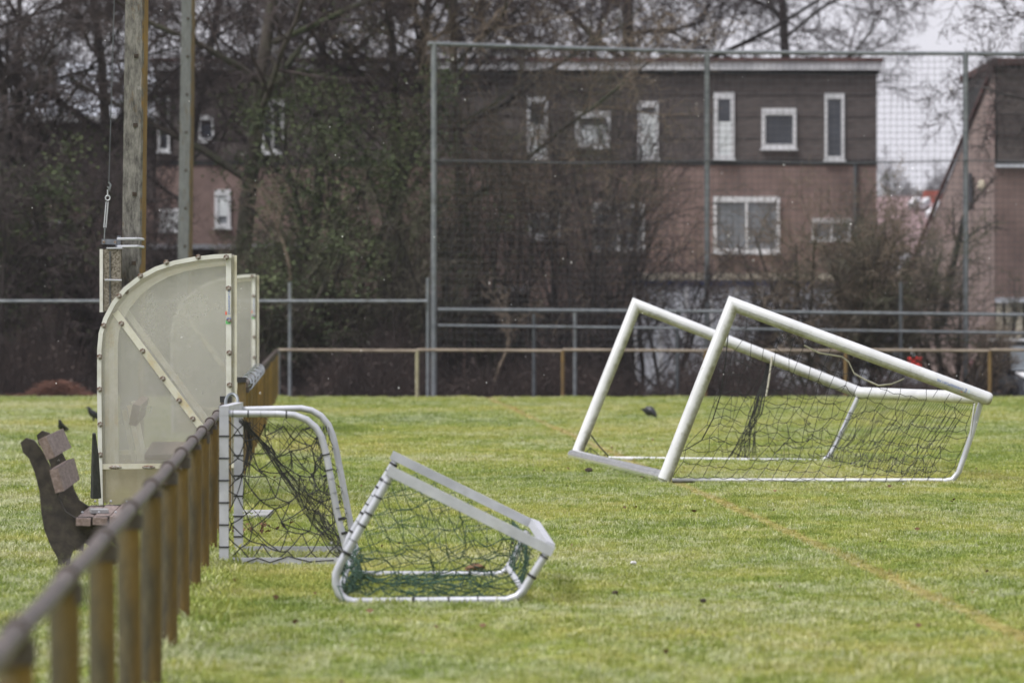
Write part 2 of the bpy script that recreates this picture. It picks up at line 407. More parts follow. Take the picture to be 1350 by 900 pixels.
def blade_mat():
    m, nt, b, out = newmat('turf_blades')
    col, mixed, k, pos = turf_colour(nt, 1.5)
    oi = nt.nodes.new('ShaderNodeObjectInfo')
    col = mixc(nt, 1.0, col, ramp(nt, oi.outputs['Random'], [(0.0, (0.60,0.66,0.54)), (0.45, (1.0,1.0,1.0)), (0.85, (1.18,1.12,1.1)), (1.0, (1.45,1.38,1.5))]), 'MULTIPLY')
    # pale wet / frosted tufts gathered in drifts
    fr = noise(nt, pos, 0.5, detail=6, rough=0.7, stretch=(0.6, 0.6, 0.0))
    sp = nt.nodes.new('ShaderNodeSeparateXYZ'); nt.links.new(pos, sp.inputs[0])
    outside = math_n(nt, 'MULTIPLY', math_n(nt, 'SUBTRACT', math_n(nt, 'SUBTRACT', math_n(nt, 'MULTIPLY', sp.outputs['Y'], -0.0405), 0.683), sp.outputs['X'], clamp=True), 0.05)
    fr = math_n(nt, 'ADD', math_n(nt, 'MULTIPLY', fr, 0.7), math_n(nt, 'ADD', math_n(nt, 'MULTIPLY', noise(nt, pos, 5.0, detail=4, rough=0.7, stretch=(1.0, 1.0, 0.0)), 0.3), outside))
    kk = ramp(nt, math_n(nt, 'ADD', fr, math_n(nt, 'MULTIPLY', math_n(nt, 'SUBTRACT', oi.outputs['Random'], 0.5), 0.30)), [(0.50, (0,0,0)), (0.66, (0.6,0.6,0.6))])
    col = mixc(nt, kk, col, (0.56,0.565,0.45))
    d = b; nt.links.new(col, d.inputs['Base Color']); d.inputs['Roughness'].default_value = 0.55; d.inputs['Specular IOR Level'].default_value = 0.35
    t = nt.nodes.new('ShaderNodeBsdfTranslucent'); nt.links.new(col, t.inputs['Color'])
    mx = nt.nodes.new('ShaderNodeMixShader'); mx.inputs[0].default_value = 0.3
    nt.links.new(d.outputs[0], mx.inputs[1]); nt.links.new(t.outputs[0], mx.inputs[2]); nt.links.new(mx.outputs[0], out.inputs[0])
    return m
M['soil'] = ground_mat(); M['blade'] = blade_mat()
M['verge'] = surf('dark_verge_soil', (0.020,0.016,0.013), (0.05,0.042,0.032), 1.2, 0.95, world_space=True)

# ------------------------------------------------------------------ ground and grass
EDGE = 88.7
def ground():
    me = bpy.data.meshes.new('ground')
    ys = [-40, 0, 20, 45, 70, EDGE, 90.4, 94.5, 130, 400, 2600]
    zs = [0, 0, 0, 0, 0, 0, -0.06, -0.55, -0.6, -0.6, -0.6]
    xs = [-1500, -60, -20, 0, 20, 60, 1500]
    vs = [(x, y, z) for y, z in zip(ys, zs) for x in xs]; n = len(xs)
    fs, mi = [], []
    for j in range(len(ys)-1):
        for i in range(n-1):
            a = j*n+i; fs.append((a, a+1, a+1+n, a+n)); mi.append(0 if ys[j+1] <= EDGE else 1)
    me.from_pydata(vs, [], fs); me.materials.append(M['soil']); me.materials.append(M['verge'])
    me.polygons.foreach_set('material_index', mi)
    tag(link('ground', me), 'green turf of the playing field running back to the dark verge', kind='structure')
ground()

def make_tuft(seed, blades, hgt, spread):
    rng = random.Random(seed); mb = MB()
    for _ in range(blades):
        a = rng.uniform(0, 2*math.pi); r = spread * math.sqrt(rng.random()); x, y = r*math.cos(a), r*math.sin(a)
        h = hgt * rng.uniform(0.5, 1.15); w = rng.uniform(0.0018, 0.0034); ta = rng.uniform(0, 2*math.pi); fa = rng.uniform(0, 2*math.pi)
        lean = h * rng.uniform(0.15, 0.9); dx, dy = math.cos(ta)*lean, math.sin(ta)*lean
        wx, wy = math.cos(fa)*w, math.sin(fa)*w
        n = len(mb.v)
        mb.v += [(x-wx, y-wy, -0.004), (x+wx, y+wy, -0.004), (x+dx*0.35+wx*0.9, y+dy*0.35+wy*0.9, h*0.62), (x+dx*0.35-wx*0.9, y+dy*0.35-wy*0.9, h*0.62), (x+dx, y+dy, h*0.95)]
        mb.f += [(n, n+1, n+2, n+3), (n+3, n+2, n+4)]
    me = bpy.data.meshes.new('grass_tuft'); me.from_pydata(mb.v, [], mb.f); me.materials.append(M['blade']); me.update()
    return bpy.data.objects.new('grass_tuft', me)

def grass():
    col = bpy.data.collections.new('grass_tufts')
    for k in range(5):
        col.objects.link(make_tuft(k, 20, (0.020, 0.024, 0.029, 0.018, 0.034)[k], (0.05, 0.055, 0.06, 0.06, 0.045)[k]))
    rs = np.random.RandomState(5)
    pts, sc = [], []
    def band(y0, y1, dens, smul):
        n = int(dens * (y1-y0) * ((y0+y1)*0.111 + 2.6))
        y = np.sqrt(rs.uniform(y0*y0, y1*y1, n)); x = rs.uniform(-1, 1, n) * (y*0.111 + 1.3)
        pts.append(np.stack([x, y, np.zeros(n)], 1)); sc.append(smul * rs.uniform(0.65, 1.3, n))
    band(17, 32, 300, 1.0); band(32, 48, 210, 1.05); band(48, 66, 120, 1.15); band(66, EDGE, 75, 1.3)
    p = np.concatenate(pts); s = np.concatenate(sc)
    # longer growth in patches, shorter on the worn line
    patch = np.sin(p[:,0]*2.3 + np.sin(p[:,1]*0.9)*2) * np.sin(p[:,1]*1.3 + p[:,0]*0.7)
    s *= 1 + 0.22*patch
    cx = LINE_X + (p[:,1]-LINE_Y)*LINE_B
    s[np.abs(p[:,0]-cx) < 0.09] *= 0.5
    rail = np.abs(p[:,0]+0.683+0.0405*p[:,1]) < 0.16; s[rail] *= rs.uniform(1.2, 2.0, rail.sum())
    for gx, gy, hx, hy in ((P(375,0,31.3).x, 31.3, 0.5, 0.85), (P(585,0,27.8).x, 27.8, 0.6, 1.5)):
        m = (np.abs(p[:,0]-gx) < hx) & (np.abs(p[:,1]-gy) < hy); s[m] *= rs.uniform(1.0, 1.45, m.sum())
    left = p[:,0] < (-0.75 - 0.0405*p[:,1]); s[left] *= 1.25
    me = bpy.data.meshes.new('grass'); me.vertices.add(len(p)); me.vertices.foreach_set('co', p.astype(np.float32).ravel())
    at = me.attributes.new('tuft_scale', 'FLOAT', 'POINT'); at.data.foreach_set('value', s.astype(np.float32))
    me.update(); o = link('grass', me)
    tag(o, 'short frosted green and yellow grass covering the playing field', kind='stuff')
    ng = bpy.data.node_groups.new('grass_scatter', 'GeometryNodeTree')
    ng.interface.new_socket('Geometry', in_out='INPUT', socket_type='NodeSocketGeometry')
    ng.interface.new_socket('Geometry', in_out='OUTPUT', socket_type='NodeSocketGeometry')
    N, L = ng.nodes, ng.links
    gi = N.new('NodeGroupInput'); go = N.new('NodeGroupOutput'); ip = N.new('GeometryNodeInstanceOnPoints')
    ci = N.new('GeometryNodeCollectionInfo'); ci.inputs['Collection'].default_value = col
    ci.inputs['Separate Children'].default_value = True; ci.inputs['Reset Children'].default_value = True
    rv = N.new('FunctionNodeRandomValue'); rv.data_type = 'FLOAT_VECTOR'
    rv.inputs['Min'].default_value = (-0.12, -0.12, 0); rv.inputs['Max'].default_value = (0.12, 0.12, 6.2832)
    na = N.new('GeometryNodeInputNamedAttribute'); na.data_type = 'FLOAT'; na.inputs['Name'].default_value = 'tuft_scale'
    ip.inputs['Pick Instance'].default_value = True
    L.new(gi.outputs[0], ip.inputs['Points']); L.new(ci.outputs[0], ip.inputs['Instance'])
    L.new(rv.outputs[0], ip.inputs['Rotation']); L.new(na.outputs[0], ip.inputs['Scale'])
    L.new(ip.outputs[0], go.inputs[0])
    md = o.modifiers.new('scatter', 'NODES'); md.node_group = ng
    o.data.materials.append(M['blade'])
grass()

# ------------------------------------------------------------------ houses behind
def facade_window(house, u0, v0, u1, v1, d, face_y, blind=None, mullions=0, frame=0.07, pane='pane', top=0.0):
    a, b = P(u0, v1, d), P(u1, v0, d); x0, z0, x1, z1 = a.x, a.z, b.x, b.z
    y0, y1 = face_y - 0.055, face_y + 0.05
    mb = MB(); t = frame
    mb.box((x0, y0, z0), (x0+t, y1, z1)); mb.box((x1-t, y0, z0), (x1, y1, z1))
    mb.box((x0+t, y0, z0), (x1-t, y1, z0+t*1.2)); mb.box((x0+t, y0, z1-t-top), (x1-t, y1, z1))
    for k in range(mullions):
        xm = x0 + (x1-x0)*(k+1)/(mullions+1); mb.box((xm-0.03, y0, z0+t*1.2), (xm+0.03, y1, z1-t-top))
    w = mb.build('window', M['win_white'], house)
    MB().box((x0+t*0.5, y0+0.045, z0+t*0.5), (x1-t*0.5, y0+0.065, z1-t*0.5)).build('pane', M[pane], w, world=False) if False else None
    pn = MB().box((x0+t*0.5, y0+0.045, z0+t*0.5), (x1-t*0.5, y0+0.065, z1-t*0.5)).build('pane', M[pane], None)
    pn.parent = w; pn.location = (0, 0, 0)
    me = pn.data
    for vv in me.vertices: vv.co -= house.location
    sl = MB().box((x0-0.03, y0-0.03, z0-0.04), (x1+0.03, y0+0.04, z0-0.003)).build('sill', M['win_white'], None)
    sl.parent = w
    for vv in sl.data.vertices: vv.co -= house.location
    if blind:
        z_lo, z_hi = z0 + (z1-z0)*blind[0], z0 + (z1-z0)*blind[1]
        bl = MB().box((x0+t, y0+0.022, max(z_lo, z0+t*1.2)), (x1-t, y0+0.040, z_hi)).build('blind', M['blind'], None)
        bl.parent = w
        for vv in bl.data.vertices: vv.co -= house.location
    return w

def panels(house, x0, x1, z0, z1, y, rows, cols, mat, gap=0.025, name='panel'):
    """Cladding panels, each its own part, shared mesh."""
    w, h = (x1-x0)/cols, (z1-z0)/rows
    me = None; rng = random.Random(int(x0*10)+7)
    for j in range(rows):
        for i in range(cols):
            if me is None:
                o = MB().box((0, -0.03, 0), (w-gap*0.4, 0, h-gap)).build(name, mat, house, world=False); me = o.data
            else:
                o = link(name, me, house)
            o.location = Vector((x0+i*w, y - rng.uniform(0, 0.012), z0+j*h)) - house.location

def terrace():
    d = 111.0; y = d
    L, Rr = P(206, 0, d).x, P(1156, 0, d).x
    zt, zc, zb = P(0, 96, d).z, P(0, 212, d).z, -0.6
    h = thing('terraced_house', 'long brick terrace with dark clad top storey and white framed windows behind the ball net', 'house', ((L+Rr)/2, d, zb))
    MB().box((L, y, zb), (Rr, y+9, zc)).build('brick_wall', M['brick'], h)
    MB().box((L, y+0.03, zc+0.003), (Rr, y+9, zt)).build('upper_wall', M['clad_joint'], h)
    panels(h, L, Rr, zc+0.02, zt-0.02, y+0.03, 4, 9, M['clad'])
    # overhanging flat roof edge: pale snowy fascia under a dark red cap
    z0, z1, z2 = P(0, 93, d).z, P(0, 82, d).z, P(0, 77, d).z
    MB().box((L-0.1, y-0.12, zt+0.003), (Rr+0.06, y+9, z0)).build('soffit', M['clad_joint'], h)
    MB().box((L-0.1, y-0.20, z0+0.003), (Rr+0.10, y+9.1, z1)).build('fascia', M['snow_strip'], h)
    MB().box((L-0.1, y-0.24, z1+0.003), (Rr+0.13, y+9.1, z2)).build('roof_edge', M['roof_edge'], h)
    MB().box((L, y-0.02, zc-0.10), (Rr, y-0.003, zc-0.003)).build('drip_board', M['clad_joint'], h)
    up = y + 0.0
    for a in ((208,108,224,200,None,0,0.06),(262,152,282,186,None,0,0.05),(345,132,374,202,None,1,0.07),
              (695,128,722,208,(0,0.55),0,0.07),(758,147,805,194,(0.1,0.6),0,0.09),(841,134,868,210,(0,0.8),0,0.07),
              (941,122,968,210,(0,0.56),0,0.09),(1004,143,1050,196,(0.82,0.92),0,0.085),(1087,123,1113,211,None,0,0.07)):
        facade_window(h, a[0], a[1], a[2], a[3], d, up-0.01, a[4], a[5], a[6], top=0.06)
    for a in ((195,275,236,305,(0,1),0,0.05),(283,250,304,300,(0.3,1),0,0.08),(697,280,739,314,None,0,0.06),(781,267,850,330,None,1,0.07),
              (940,259,1028,333,None,1,0.08),(1070,288,1122,317,None,1,0.06)):
        if a[0] < 206: a = (210,) + a[1:]
        facade_window(h, a[0], a[1], a[2], a[3], d, y, a[4], a[5], a[6], pane='pane_pale', top=0.05)
    MB().tube([P(1128, 214, d-0.06), P(1128, 470, d-0.06)], 0.045, 6).build('drainpipe', M['galv_dark'], h, smooth=True)
terrace()

def left_house():
    d = 112.5
    L, Rr = P(-60, 0, d).x, P(203, 0, d).x
    zr, ze, zb = P(0, 74, d).z, P(0, 155, d).z, -0.6
    h = thing('pitched_house', 'house with pale grey sloping roof and dark wall behind the left thicket', 'house', ((L+Rr)/2, d, zb))
    MB().box((L, d, zb), (Rr, d+7, ze-0.05)).build('brick_wall', M['brick'], h)
    MB().box((L, d-0.06, P(0,262,d).z), (Rr, d-0.003, ze-0.08)).build('clad_wall', M['clad'], h)
    mb = MB()
    mb.extrude([(L, d-0.35, ze), (L, d+3.4, zr), (L, d+3.4, zr-0.14), (L, d-0.35, ze-0.14)], (Rr-L, 0, 0))
    mb.extrude([(L, d+7.3, ze), (L, d+3.403, zr), (L, d+3.403, zr-0.14), (L, d+7.3, ze-0.14)], (Rr-L, 0, 0))
    mb.build('roof', M['roof_grey'], h)
    MB().box((L, d-0.47, ze-0.12), (Rr, d-0.36, ze+0.02)).build('gutter', M['win_white'], h)
    MB().extrude([(Rr+0.003, d-0.40, ze-0.17), (Rr+0.003, d-0.40, ze+0.03), (Rr+0.003, d+3.4, zr+0.05), (Rr+0.003, d+3.4, zr-0.15)], (0.11, 0, 0)).build('bargeboard', M['win_white'], h)
    facade_window(h, 40, 290, 92, 345, d, d, None, 1, 0.07)
left_house()

def right_house():
    yc = 103.0                                         # near corner
    c = P(1312, 0, yc)
    h = thing('gabled_house', 'brown brick house with steep sloping side wall at right edge', 'house', (c.x+2, yc, -0.6))
    zt, zc = P(0, 86, yc).z, P(0, 216, yc).z
    W = 9.0
    MB().box((c.x, yc, P(0,392,yc).z), (c.x+W, yc+8, zc)).build('brick_wall', M['brick'], h)
    MB().box((c.x+0.9, yc+0.5, -0.6), (c.x+W, yc+8, P(0,392,yc).z-0.003)).build('ground_floor_wall', M['clad_joint'], h)
    MB().box((c.x, yc-0.03, P(0,399,yc).z), (c.x+W, yc+0.2, P(0,392,yc).z-0.004)).build('lintel', M['pale_panel'], h)
    for uu in (1314, 1326, 1340):
        q = P(uu, 0, yc); MB().box((q.x, yc+0.02, -0.6), (q.x+0.13, yc+0.15, P(0,399,yc).z-0.004)).build('column', M['cream'], h)
    MB().box((c.x+0.05, yc+0.02, zc+0.003), (c.x+W, yc+8, zt)).build('upper_wall', M['clad_joint'], h)
    panels(h, c.x+0.05, c.x+W, zc+0.05, zt-0.04, yc+0.02, 4, 5, M['clad'])
    MB().box((c.x-0.02, yc-0.15, zt+0.003), (c.x+W, yc+8, zt+0.14)).build('roof_edge', M['roof_edge'], h)
    MB().box((c.x, yc-0.08, zc-0.08), (c.x+W, yc-0.003, zc-0.003)).build('drip_board', M['pale_panel'], h)
    # side wall, running back to the left, under its sloping verge
    a, b = P(1312, 86, yc), P(1240, 262, yc+2.5); e = P(1196, 372, yc+4.0)
    prof = [(a.x-0.01, yc+0.005, -0.6), (a.x-0.01, yc+0.005, a.z), (b.x, b.y, b.z), (e.x, e.y, e.z), (e.x, e.y, -0.6)]
    MB().extrude([Vector(p) for p in prof], (0.9, 2.6, 0)).build('side_wall', M['side_brick'], h)
    MB().tube([(a.x-0.03, yc-0.05, a.z+0.04), (b.x-0.05, b.y-0.05, b.z+0.05), (e.x-0.05, e.y-0.05, e.z+0.05)], 0.045, 4, square=True).build('verge_board', M['roof_edge'], h)
    MB().ball(P(1294, 245, yc+0.4), 0.085, 8, 6, (1, 0.6, 1.5)).build('wall_lamp', M['cream_lamp'], h, smooth=True)
    s0, s1 = P(1277, 268, yc+0.9), P(1281, 228, yc+0.9)
    MB().box((s0.x, s0.y-0.03, s0.z), (s1.x, s0.y+0.1, s1.z)).build('slot_window', M['pane'], h)
M['side_brick'] = surf('pale_pink_brick', (0.190,0.140,0.128), (0.240,0.182,0.168), 2.0, 0.9, c3=(0.20,0.13,0.125), s3=0.7)
right_house()

def far_house(name, label, u0, u1, vr, ve, d, strip, chim=None):
    L, Rr = P(u0, 0, d).x, P(u1, 0, d).x; zr, ze = P(0, vr, d).z, P(0, ve, d).z
    h = thing(name, label, 'house', ((L+Rr)/2, d, -0.6))
    MB().box((L+0.2, d+0.4, -0.6), (Rr-0.2, d+8, ze-0.1)).build('wall', M['brick'], h)
    mb = MB()
    mb.extrude([(L, d, ze), (L, d+4.5, zr), (L, d+4.5, zr-0.15), (L, d, ze-0.15)], (Rr-L, 0, 0))
    mb.extrude([(L, d+9, ze), (L, d+4.503, zr), (L, d+4.503, zr-0.15), (L, d+9, ze-0.15)], (Rr-L, 0, 0))
    mb.build('roof', M['roof_red'], h)
    for (ua, va, ub, vb) in strip:
        fa, fb = (ve-va)/(ve-vr), (ve-vb)/(ve-vr)
        a, b = P(ua, va, d+4.5*fa), P(ub, vb, d+4.5*fb)
        up = Vector((0, -0.1, 0.12))
        MB().tube([a+up, b+up], 0.13, 4, square=True).build('snowy_board', M['snow_strip'], h)
    if chim:
        q = P(chim[0], chim[1], d+4.2); MB().box((q.x-0.28, q.y-0.3, q.z-0.6), (q.x+0.28, q.y+0.3, q.z+0.35)).build('chimney', M['chimney'], h)
far_house('distant_house', 'distant house with dull red tiled roof and small red chimney', 1158, 1262, 254, 330, 150, [(1200,276,1210,268),(1215,276,1223,269),(1223,289,1245,271)], (1229, 266))
far_house('distant_house', 'nearer low house with dull red roof and white snowy verge boards', 1120, 1262, 326, 388, 132, [(1215,370,1242,347),(1160,352,1174,343),(1178,366,1186,360),(1190,350,1197,344)])

def conservatory():
    d = 108.0
    h = thing('glazed_lean_to', 'pale glazed lean-to with cream fascia and blue trim behind the bare shrubs', 'extension', (P(960,0,d).x, d, -0.6))
    L, Rr = P(838, 0, d).x, P(1104, 0, d).x
    z0, z1, z2 = P(0, 376, d).z, P(0, 369, d).z, P(0, 360, d).z
    MB().box((L, d-0.1, z1+0.003), (Rr, d+2.8, z2)).build('fascia', M['cream'], h)
    MB().box((L, d-0.06, z0), (Rr, d+2.8, z1)).build('blue_beam', M['blue_trim'], h)
    n = 8; w = (Rr-L)/n
    me = None
    for k in range(n):
        if me is None:
            o = MB().box((0.05, 0, 0), (w-0.05, 0.05, z0-0.02+0.6)).build('glass_panel', M['pale_panel'], h, world=False); me = o.data
        else: o = link('glass_panel', me, h)
        o.location = Vector((L+k*w, d, -0.6)) - h.location
    for k in range(n+1):
        MB().box((L+k*w-0.05, d-0.04, -0.6), (L+k*w+0.05, d+0.06, z0-0.004)).build('mullion', M['win_white'], h)
    MB().box((L, d+0.06, -0.6), (Rr, d+2.9, z0-0.01)).build('back_wall', M['brick'], h)
conservatory()

def shed(u0, u1, vt, d, label, fascia='pale_panel', wall='garden_wood', fh=6):
    h = thing('garden_shed', label, 'shed', (P((u0+u1)/2, 0, d).x, d, -0.6))
    L, Rr = P(u0, 0, d).x, P(u1, 0, d).x; z1, z0 = P(0, vt, d).z, P(0, vt+fh, d).z
    MB().box((L-0.1, d-0.12, z0), (Rr+0.1, d+2.2, z1)).build('roof', M[fascia], h)
    n = max(3, int((Rr-L)/0.35)); w = (Rr-L)/n; me = None
    for k in range(n):
        if me is None: o = MB().box((0, -0.03, 0), (w-0.015, 0, z0+0.6-0.01)).build('plank', M[wall], h, world=False); me = o.data
        else: o = link('plank', me, h)
        o.location = Vector((L+k*w, d, -0.6)) - h.location
    MB().box((L, d+0.003, -0.6), (Rr, d+2.1, z0-0.01)).build('wall', M['clad_joint'], h)
shed(196, 334, 322, 104.0, 'dark shed with thin pale roof edge beside the far mast')
shed(344, 424, 321, 105.5, 'dark shed with pale roof edge among the ivy shrubs')
shed(654, 694, 377, 103.0, 'small dark shed with snowy white roof edge behind the net', 'snow_strip', fh=8)

def garden_fence(u0, u1, vt, d, label):
    h = thing('garden_fence', label, 'fence', (P((u0+u1)/2, 0, d).x, d, -0.6))
    L, Rr = P(u0, 0, d).x, P(u1, 0, d).x; z = P(0, vt, d).z
    n = int((Rr-L)/0.30); w = (Rr-L)/n; me = None; rng = random.Random(u0+3)
    for k in range(n):
        if me is None: o = MB().box((0, 0, 0), (w-0.018, 0.03, z+0.6)).build('board', M['garden_wood'], h, world=False); me = o.data
        else: o = link('board', me, h)
        o.location = Vector((L+k*w, d+rng.uniform(0, 0.015), -0.6+rng.uniform(-0.02, 0.02))) - h.location
    MB().box((L, d+0.05, z-0.35), (Rr, d+0.10, z-0.25)).build('rail', M['garden_wood'], h)
garden_fence(-60, 190, 395, 105, 'dark board garden fence behind the left thicket')
garden_fence(426, 650, 392, 103.5, 'dark board garden fence behind the ivy covered tree')
garden_fence(696, 836, 405, 106, 'dark board garden fence left of the glazed lean-to')
garden_fence(1106, 1246, 385, 106.5, 'dark board garden fence in front of the red roofs')

# ------------------------------------------------------------------ cars
def car(name, label, loc, rz, paint, length=4.2, snow=False, tail=False):
    c = thing(name, label, 'car', loc, rz, None)
    W = 0.86; k = length/4.2
    low = [(-2.1,0.28),(-2.12,0.62),(-2.02,0.92),(-1.2,0.98),(0.75,0.98),(1.75,0.84),(2.05,0.68),(2.1,0.30),(1.75,0.22),(-1.8,0.22)]
    mb = MB(); mb.extrude([(x*k, -W, z) for x, z in reversed(low)], (0, 2*W, 0)); mb.build('body', M[paint], c, world=False)
    cab = [(-1.85,0.97),(-1.45,1.46),(-0.2,1.53),(0.3,1.47),(1.05,0.97)]
    mb = MB(); n0 = 0
    a = [(x*k, -W+0.03+(z-0.97)*0.25, z) for x, z in cab]; b = [(x*k, W-0.03-(z-0.97)*0.25, z) for x, z in cab]
    m = len(cab); mb.v = a + b
    mb.f = [tuple(range(m)), tuple(reversed(range(m, 2*m)))] + [(i, i+m, (i+1) % m + m, (i+1) % m) for i in range(m)]
    mb.build('cabin', M['car_glass'], c, world=False)
    mb = MB(); mb.box((-1.5*k, -0.62, 1.505), (0.32*k, 0.62, 1.555)); mb.build('roof', M[paint], c, world=False)
    a, b = (1.06*k, -W+0.10, 1.0), (1.06*k, W-0.10, 1.0); MB().quad(a, b, (0.36*k, W-0.24, 1.465), (0.36*k, -W+0.24, 1.465)).build('windscreen', M['screen'], c, world=False)
    if snow:
        MB().extrude([(1.15*k, -0.72, 0.948), (1.72*k, -0.72, 0.862), (1.72*k, -0.72, 0.885), (1.15*k, -0.72, 0.965)], (0, 1.44, 0)).build('snow_cover', M['snow'], c, world=False)
        MB().extrude([(-1.86*k, -0.5, 1.0), (-1.53*k, -0.45, 1.40), (-1.56*k, -0.45, 1.42), (-1.89*k, -0.5, 1.02)], (0, 1.0, 0)).build('rear_window', M['screen'], c, world=False)
    if snow: MB().box((-1.48*k, -0.6, 1.557), (0.30*k, 0.6, 1.60)).build('snow_cover', M['snow'], c, world=False)
    for s in (-1, 1):
        for x0, x1 in ((-1.85, -1.45), (1.05, 0.3)):
            z0, z1 = 0.97, 1.47
            MB().tube([(x0*k, s*(W-0.02), z0), (x1*k, s*(W-0.14), z1)], 0.045, 4).build('pillar', M[paint], c, world=False)
        MB().tube([(-0.45*k, s*(W-0.02), 0.97), (-0.45*k, s*(W-0.15), 1.5)], 0.04, 4).build('pillar', M[paint], c, world=False)
        MB().ball((0.72*k, s*(W+0.12), 1.05), 0.11, 8, 5, (0.7, 1.0, 0.75)).build('mirror', M['car_dark'], c, smooth=True, world=False)
        for xw in (-1.3, 1.32):
            w = MB().tube([(xw*k, s*(W-0.18), 0.31), (xw*k, s*(W+0.02), 0.31)], 0.31, 16).build('wheel', M['tyre'], c, smooth=True, world=False)
            rim = MB().tube([(xw*k, s*(W+0.021), 0.31), (xw*k, s*(W+0.03), 0.31)], 0.19, 12).build('rim', M['alu'], w, world=False)
        MB().box((2.0*k, s*0.62-0.16, 0.62), (2.085*k, s*0.62+0.16, 0.78)).build('headlight', M['pane_pale'], c, world=False)
        MB().box((-2.13*k, s*0.72-0.11, 1.00), (-1.86*k, s*0.72+0.11, 1.18)).build('tail_light', M['lamp_red' if tail and s < 0 else 'red_dull'], c, world=False)
    return c
M['screen'] = glass('misted_windscreen', (0.27,0.30,0.33), 0, 0.15)
M['red_dull'] = surf('red_lens', (0.10,0.012,0.012), (0.14,0.02,0.02), 10, 0.3)
def lamp_red():
    m, nt, b, _ = newmat('lit_red_lens')
    n = noise(nt, coords(nt), 10); nt.links.new(ramp(nt, n, [(0.3, (0.55,0.03,0.03)), (0.7, (0.65,0.05,0.04))]), b.inputs['Base Color'])
    b.inputs['Emission Color'].default_value = (1.0, 0.06, 0.05, 1); b.inputs['Emission Strength'].default_value = 0.35
    return m
M['lamp_red'] = lamp_red()
q = P(1366, 0, 96.5)
car('parked_car', 'dark car with snow dusted windscreen parked by the brown rail end post', (q.x, 96.5, -0.58), R(-82), 'car_dark', 4.3, snow=True)
q = P(1131, 0, 104.0)
car('parked_car', 'silver car with snowy roof and glowing red tail light behind the tipped goal', (q.x, 104.0, -0.58), R(101), 'car_silver', 4.0, snow=True, tail=True)

# ------------------------------------------------------------------ trees
class Twigs:
    """Collects thin tapered tubes fast (no caps)."""
    def __init__(s): s.v, s.f, s.n = [], [], 0
    def add(s, pts, rs, k=3):
        m = len(pts); b = s.n
        px, py, pz = pts[0]; qx, qy, qz = pts[-1]
        dx, dy, dz = qx-px, qy-py, qz-pz
        # two axes square to the chord
        if abs(dz) > abs(dx)+abs(dy): ax, ay, az = 1.0, 0.0, -dx/(dz if dz else 1e-6)
        else:
            ax, ay, az = -dy, dx, 0.0
        l = math.sqrt(ax*ax+ay*ay+az*az) or 1.0; ax, ay, az = ax/l, ay/l, az/l
        bx, by, bz = dy*az-dz*ay, dz*ax-dx*az, dx*ay-dy*ax
        l = math.sqrt(bx*bx+by*by+bz*bz) or 1.0; bx, by, bz = bx/l, by/l, bz/l
        cs = CS[k]
        for (x, y, z), r in zip(pts, rs):
            for c, sn in cs:
                c *= r; sn *= r
                s.v.append((x+ax*c+bx*sn, y+ay*c+by*sn, z+az*c+bz*sn))
        for i in range(m-1):
            o = b+i*k
            for j in range(k):
                j2 = (j+1) % k
                s.f.append((o+j, o+j2, o+k+j2, o+k+j))
        s.n += m*k
    def leaf(s, c, size, rng):
        b = s.n; t = rng.uniform(0, 6.28); u = rng.uniform(-0.9, 0.9); w = math.sqrt(1-u*u)
        nx, ny, nz = w*math.cos(t), w*math.sin(t), u
        ax, ay, az = (-ny, nx, 0.0) if w > 0.2 else (1.0, 0.0, 0.0)
        l = math.sqrt(ax*ax+ay*ay) or 1; ax, ay = ax/l*size, ay/l*size
        bx, by, bz = (ny*0-nz*ay)*0.8, (nz*ax-nx*0)*0.8, (nx*ay-ny*ax)*0.8
        x, y, z = c
        s.v += [(x-ax, y-ay, z), (x+bx*0.5, y+by*0.5, z+bz*0.5), (x+ax, y+ay, z), (x-bx, y-by, z-bz)]
        s.f.append((b, b+1, b+2, b+3)); s.n += 4
CS = {k: [(math.cos(2*math.pi*j/k), math.sin(2*math.pi*j/k)) for j in range(k)] for k in (3, 4, 5, 6, 7)}

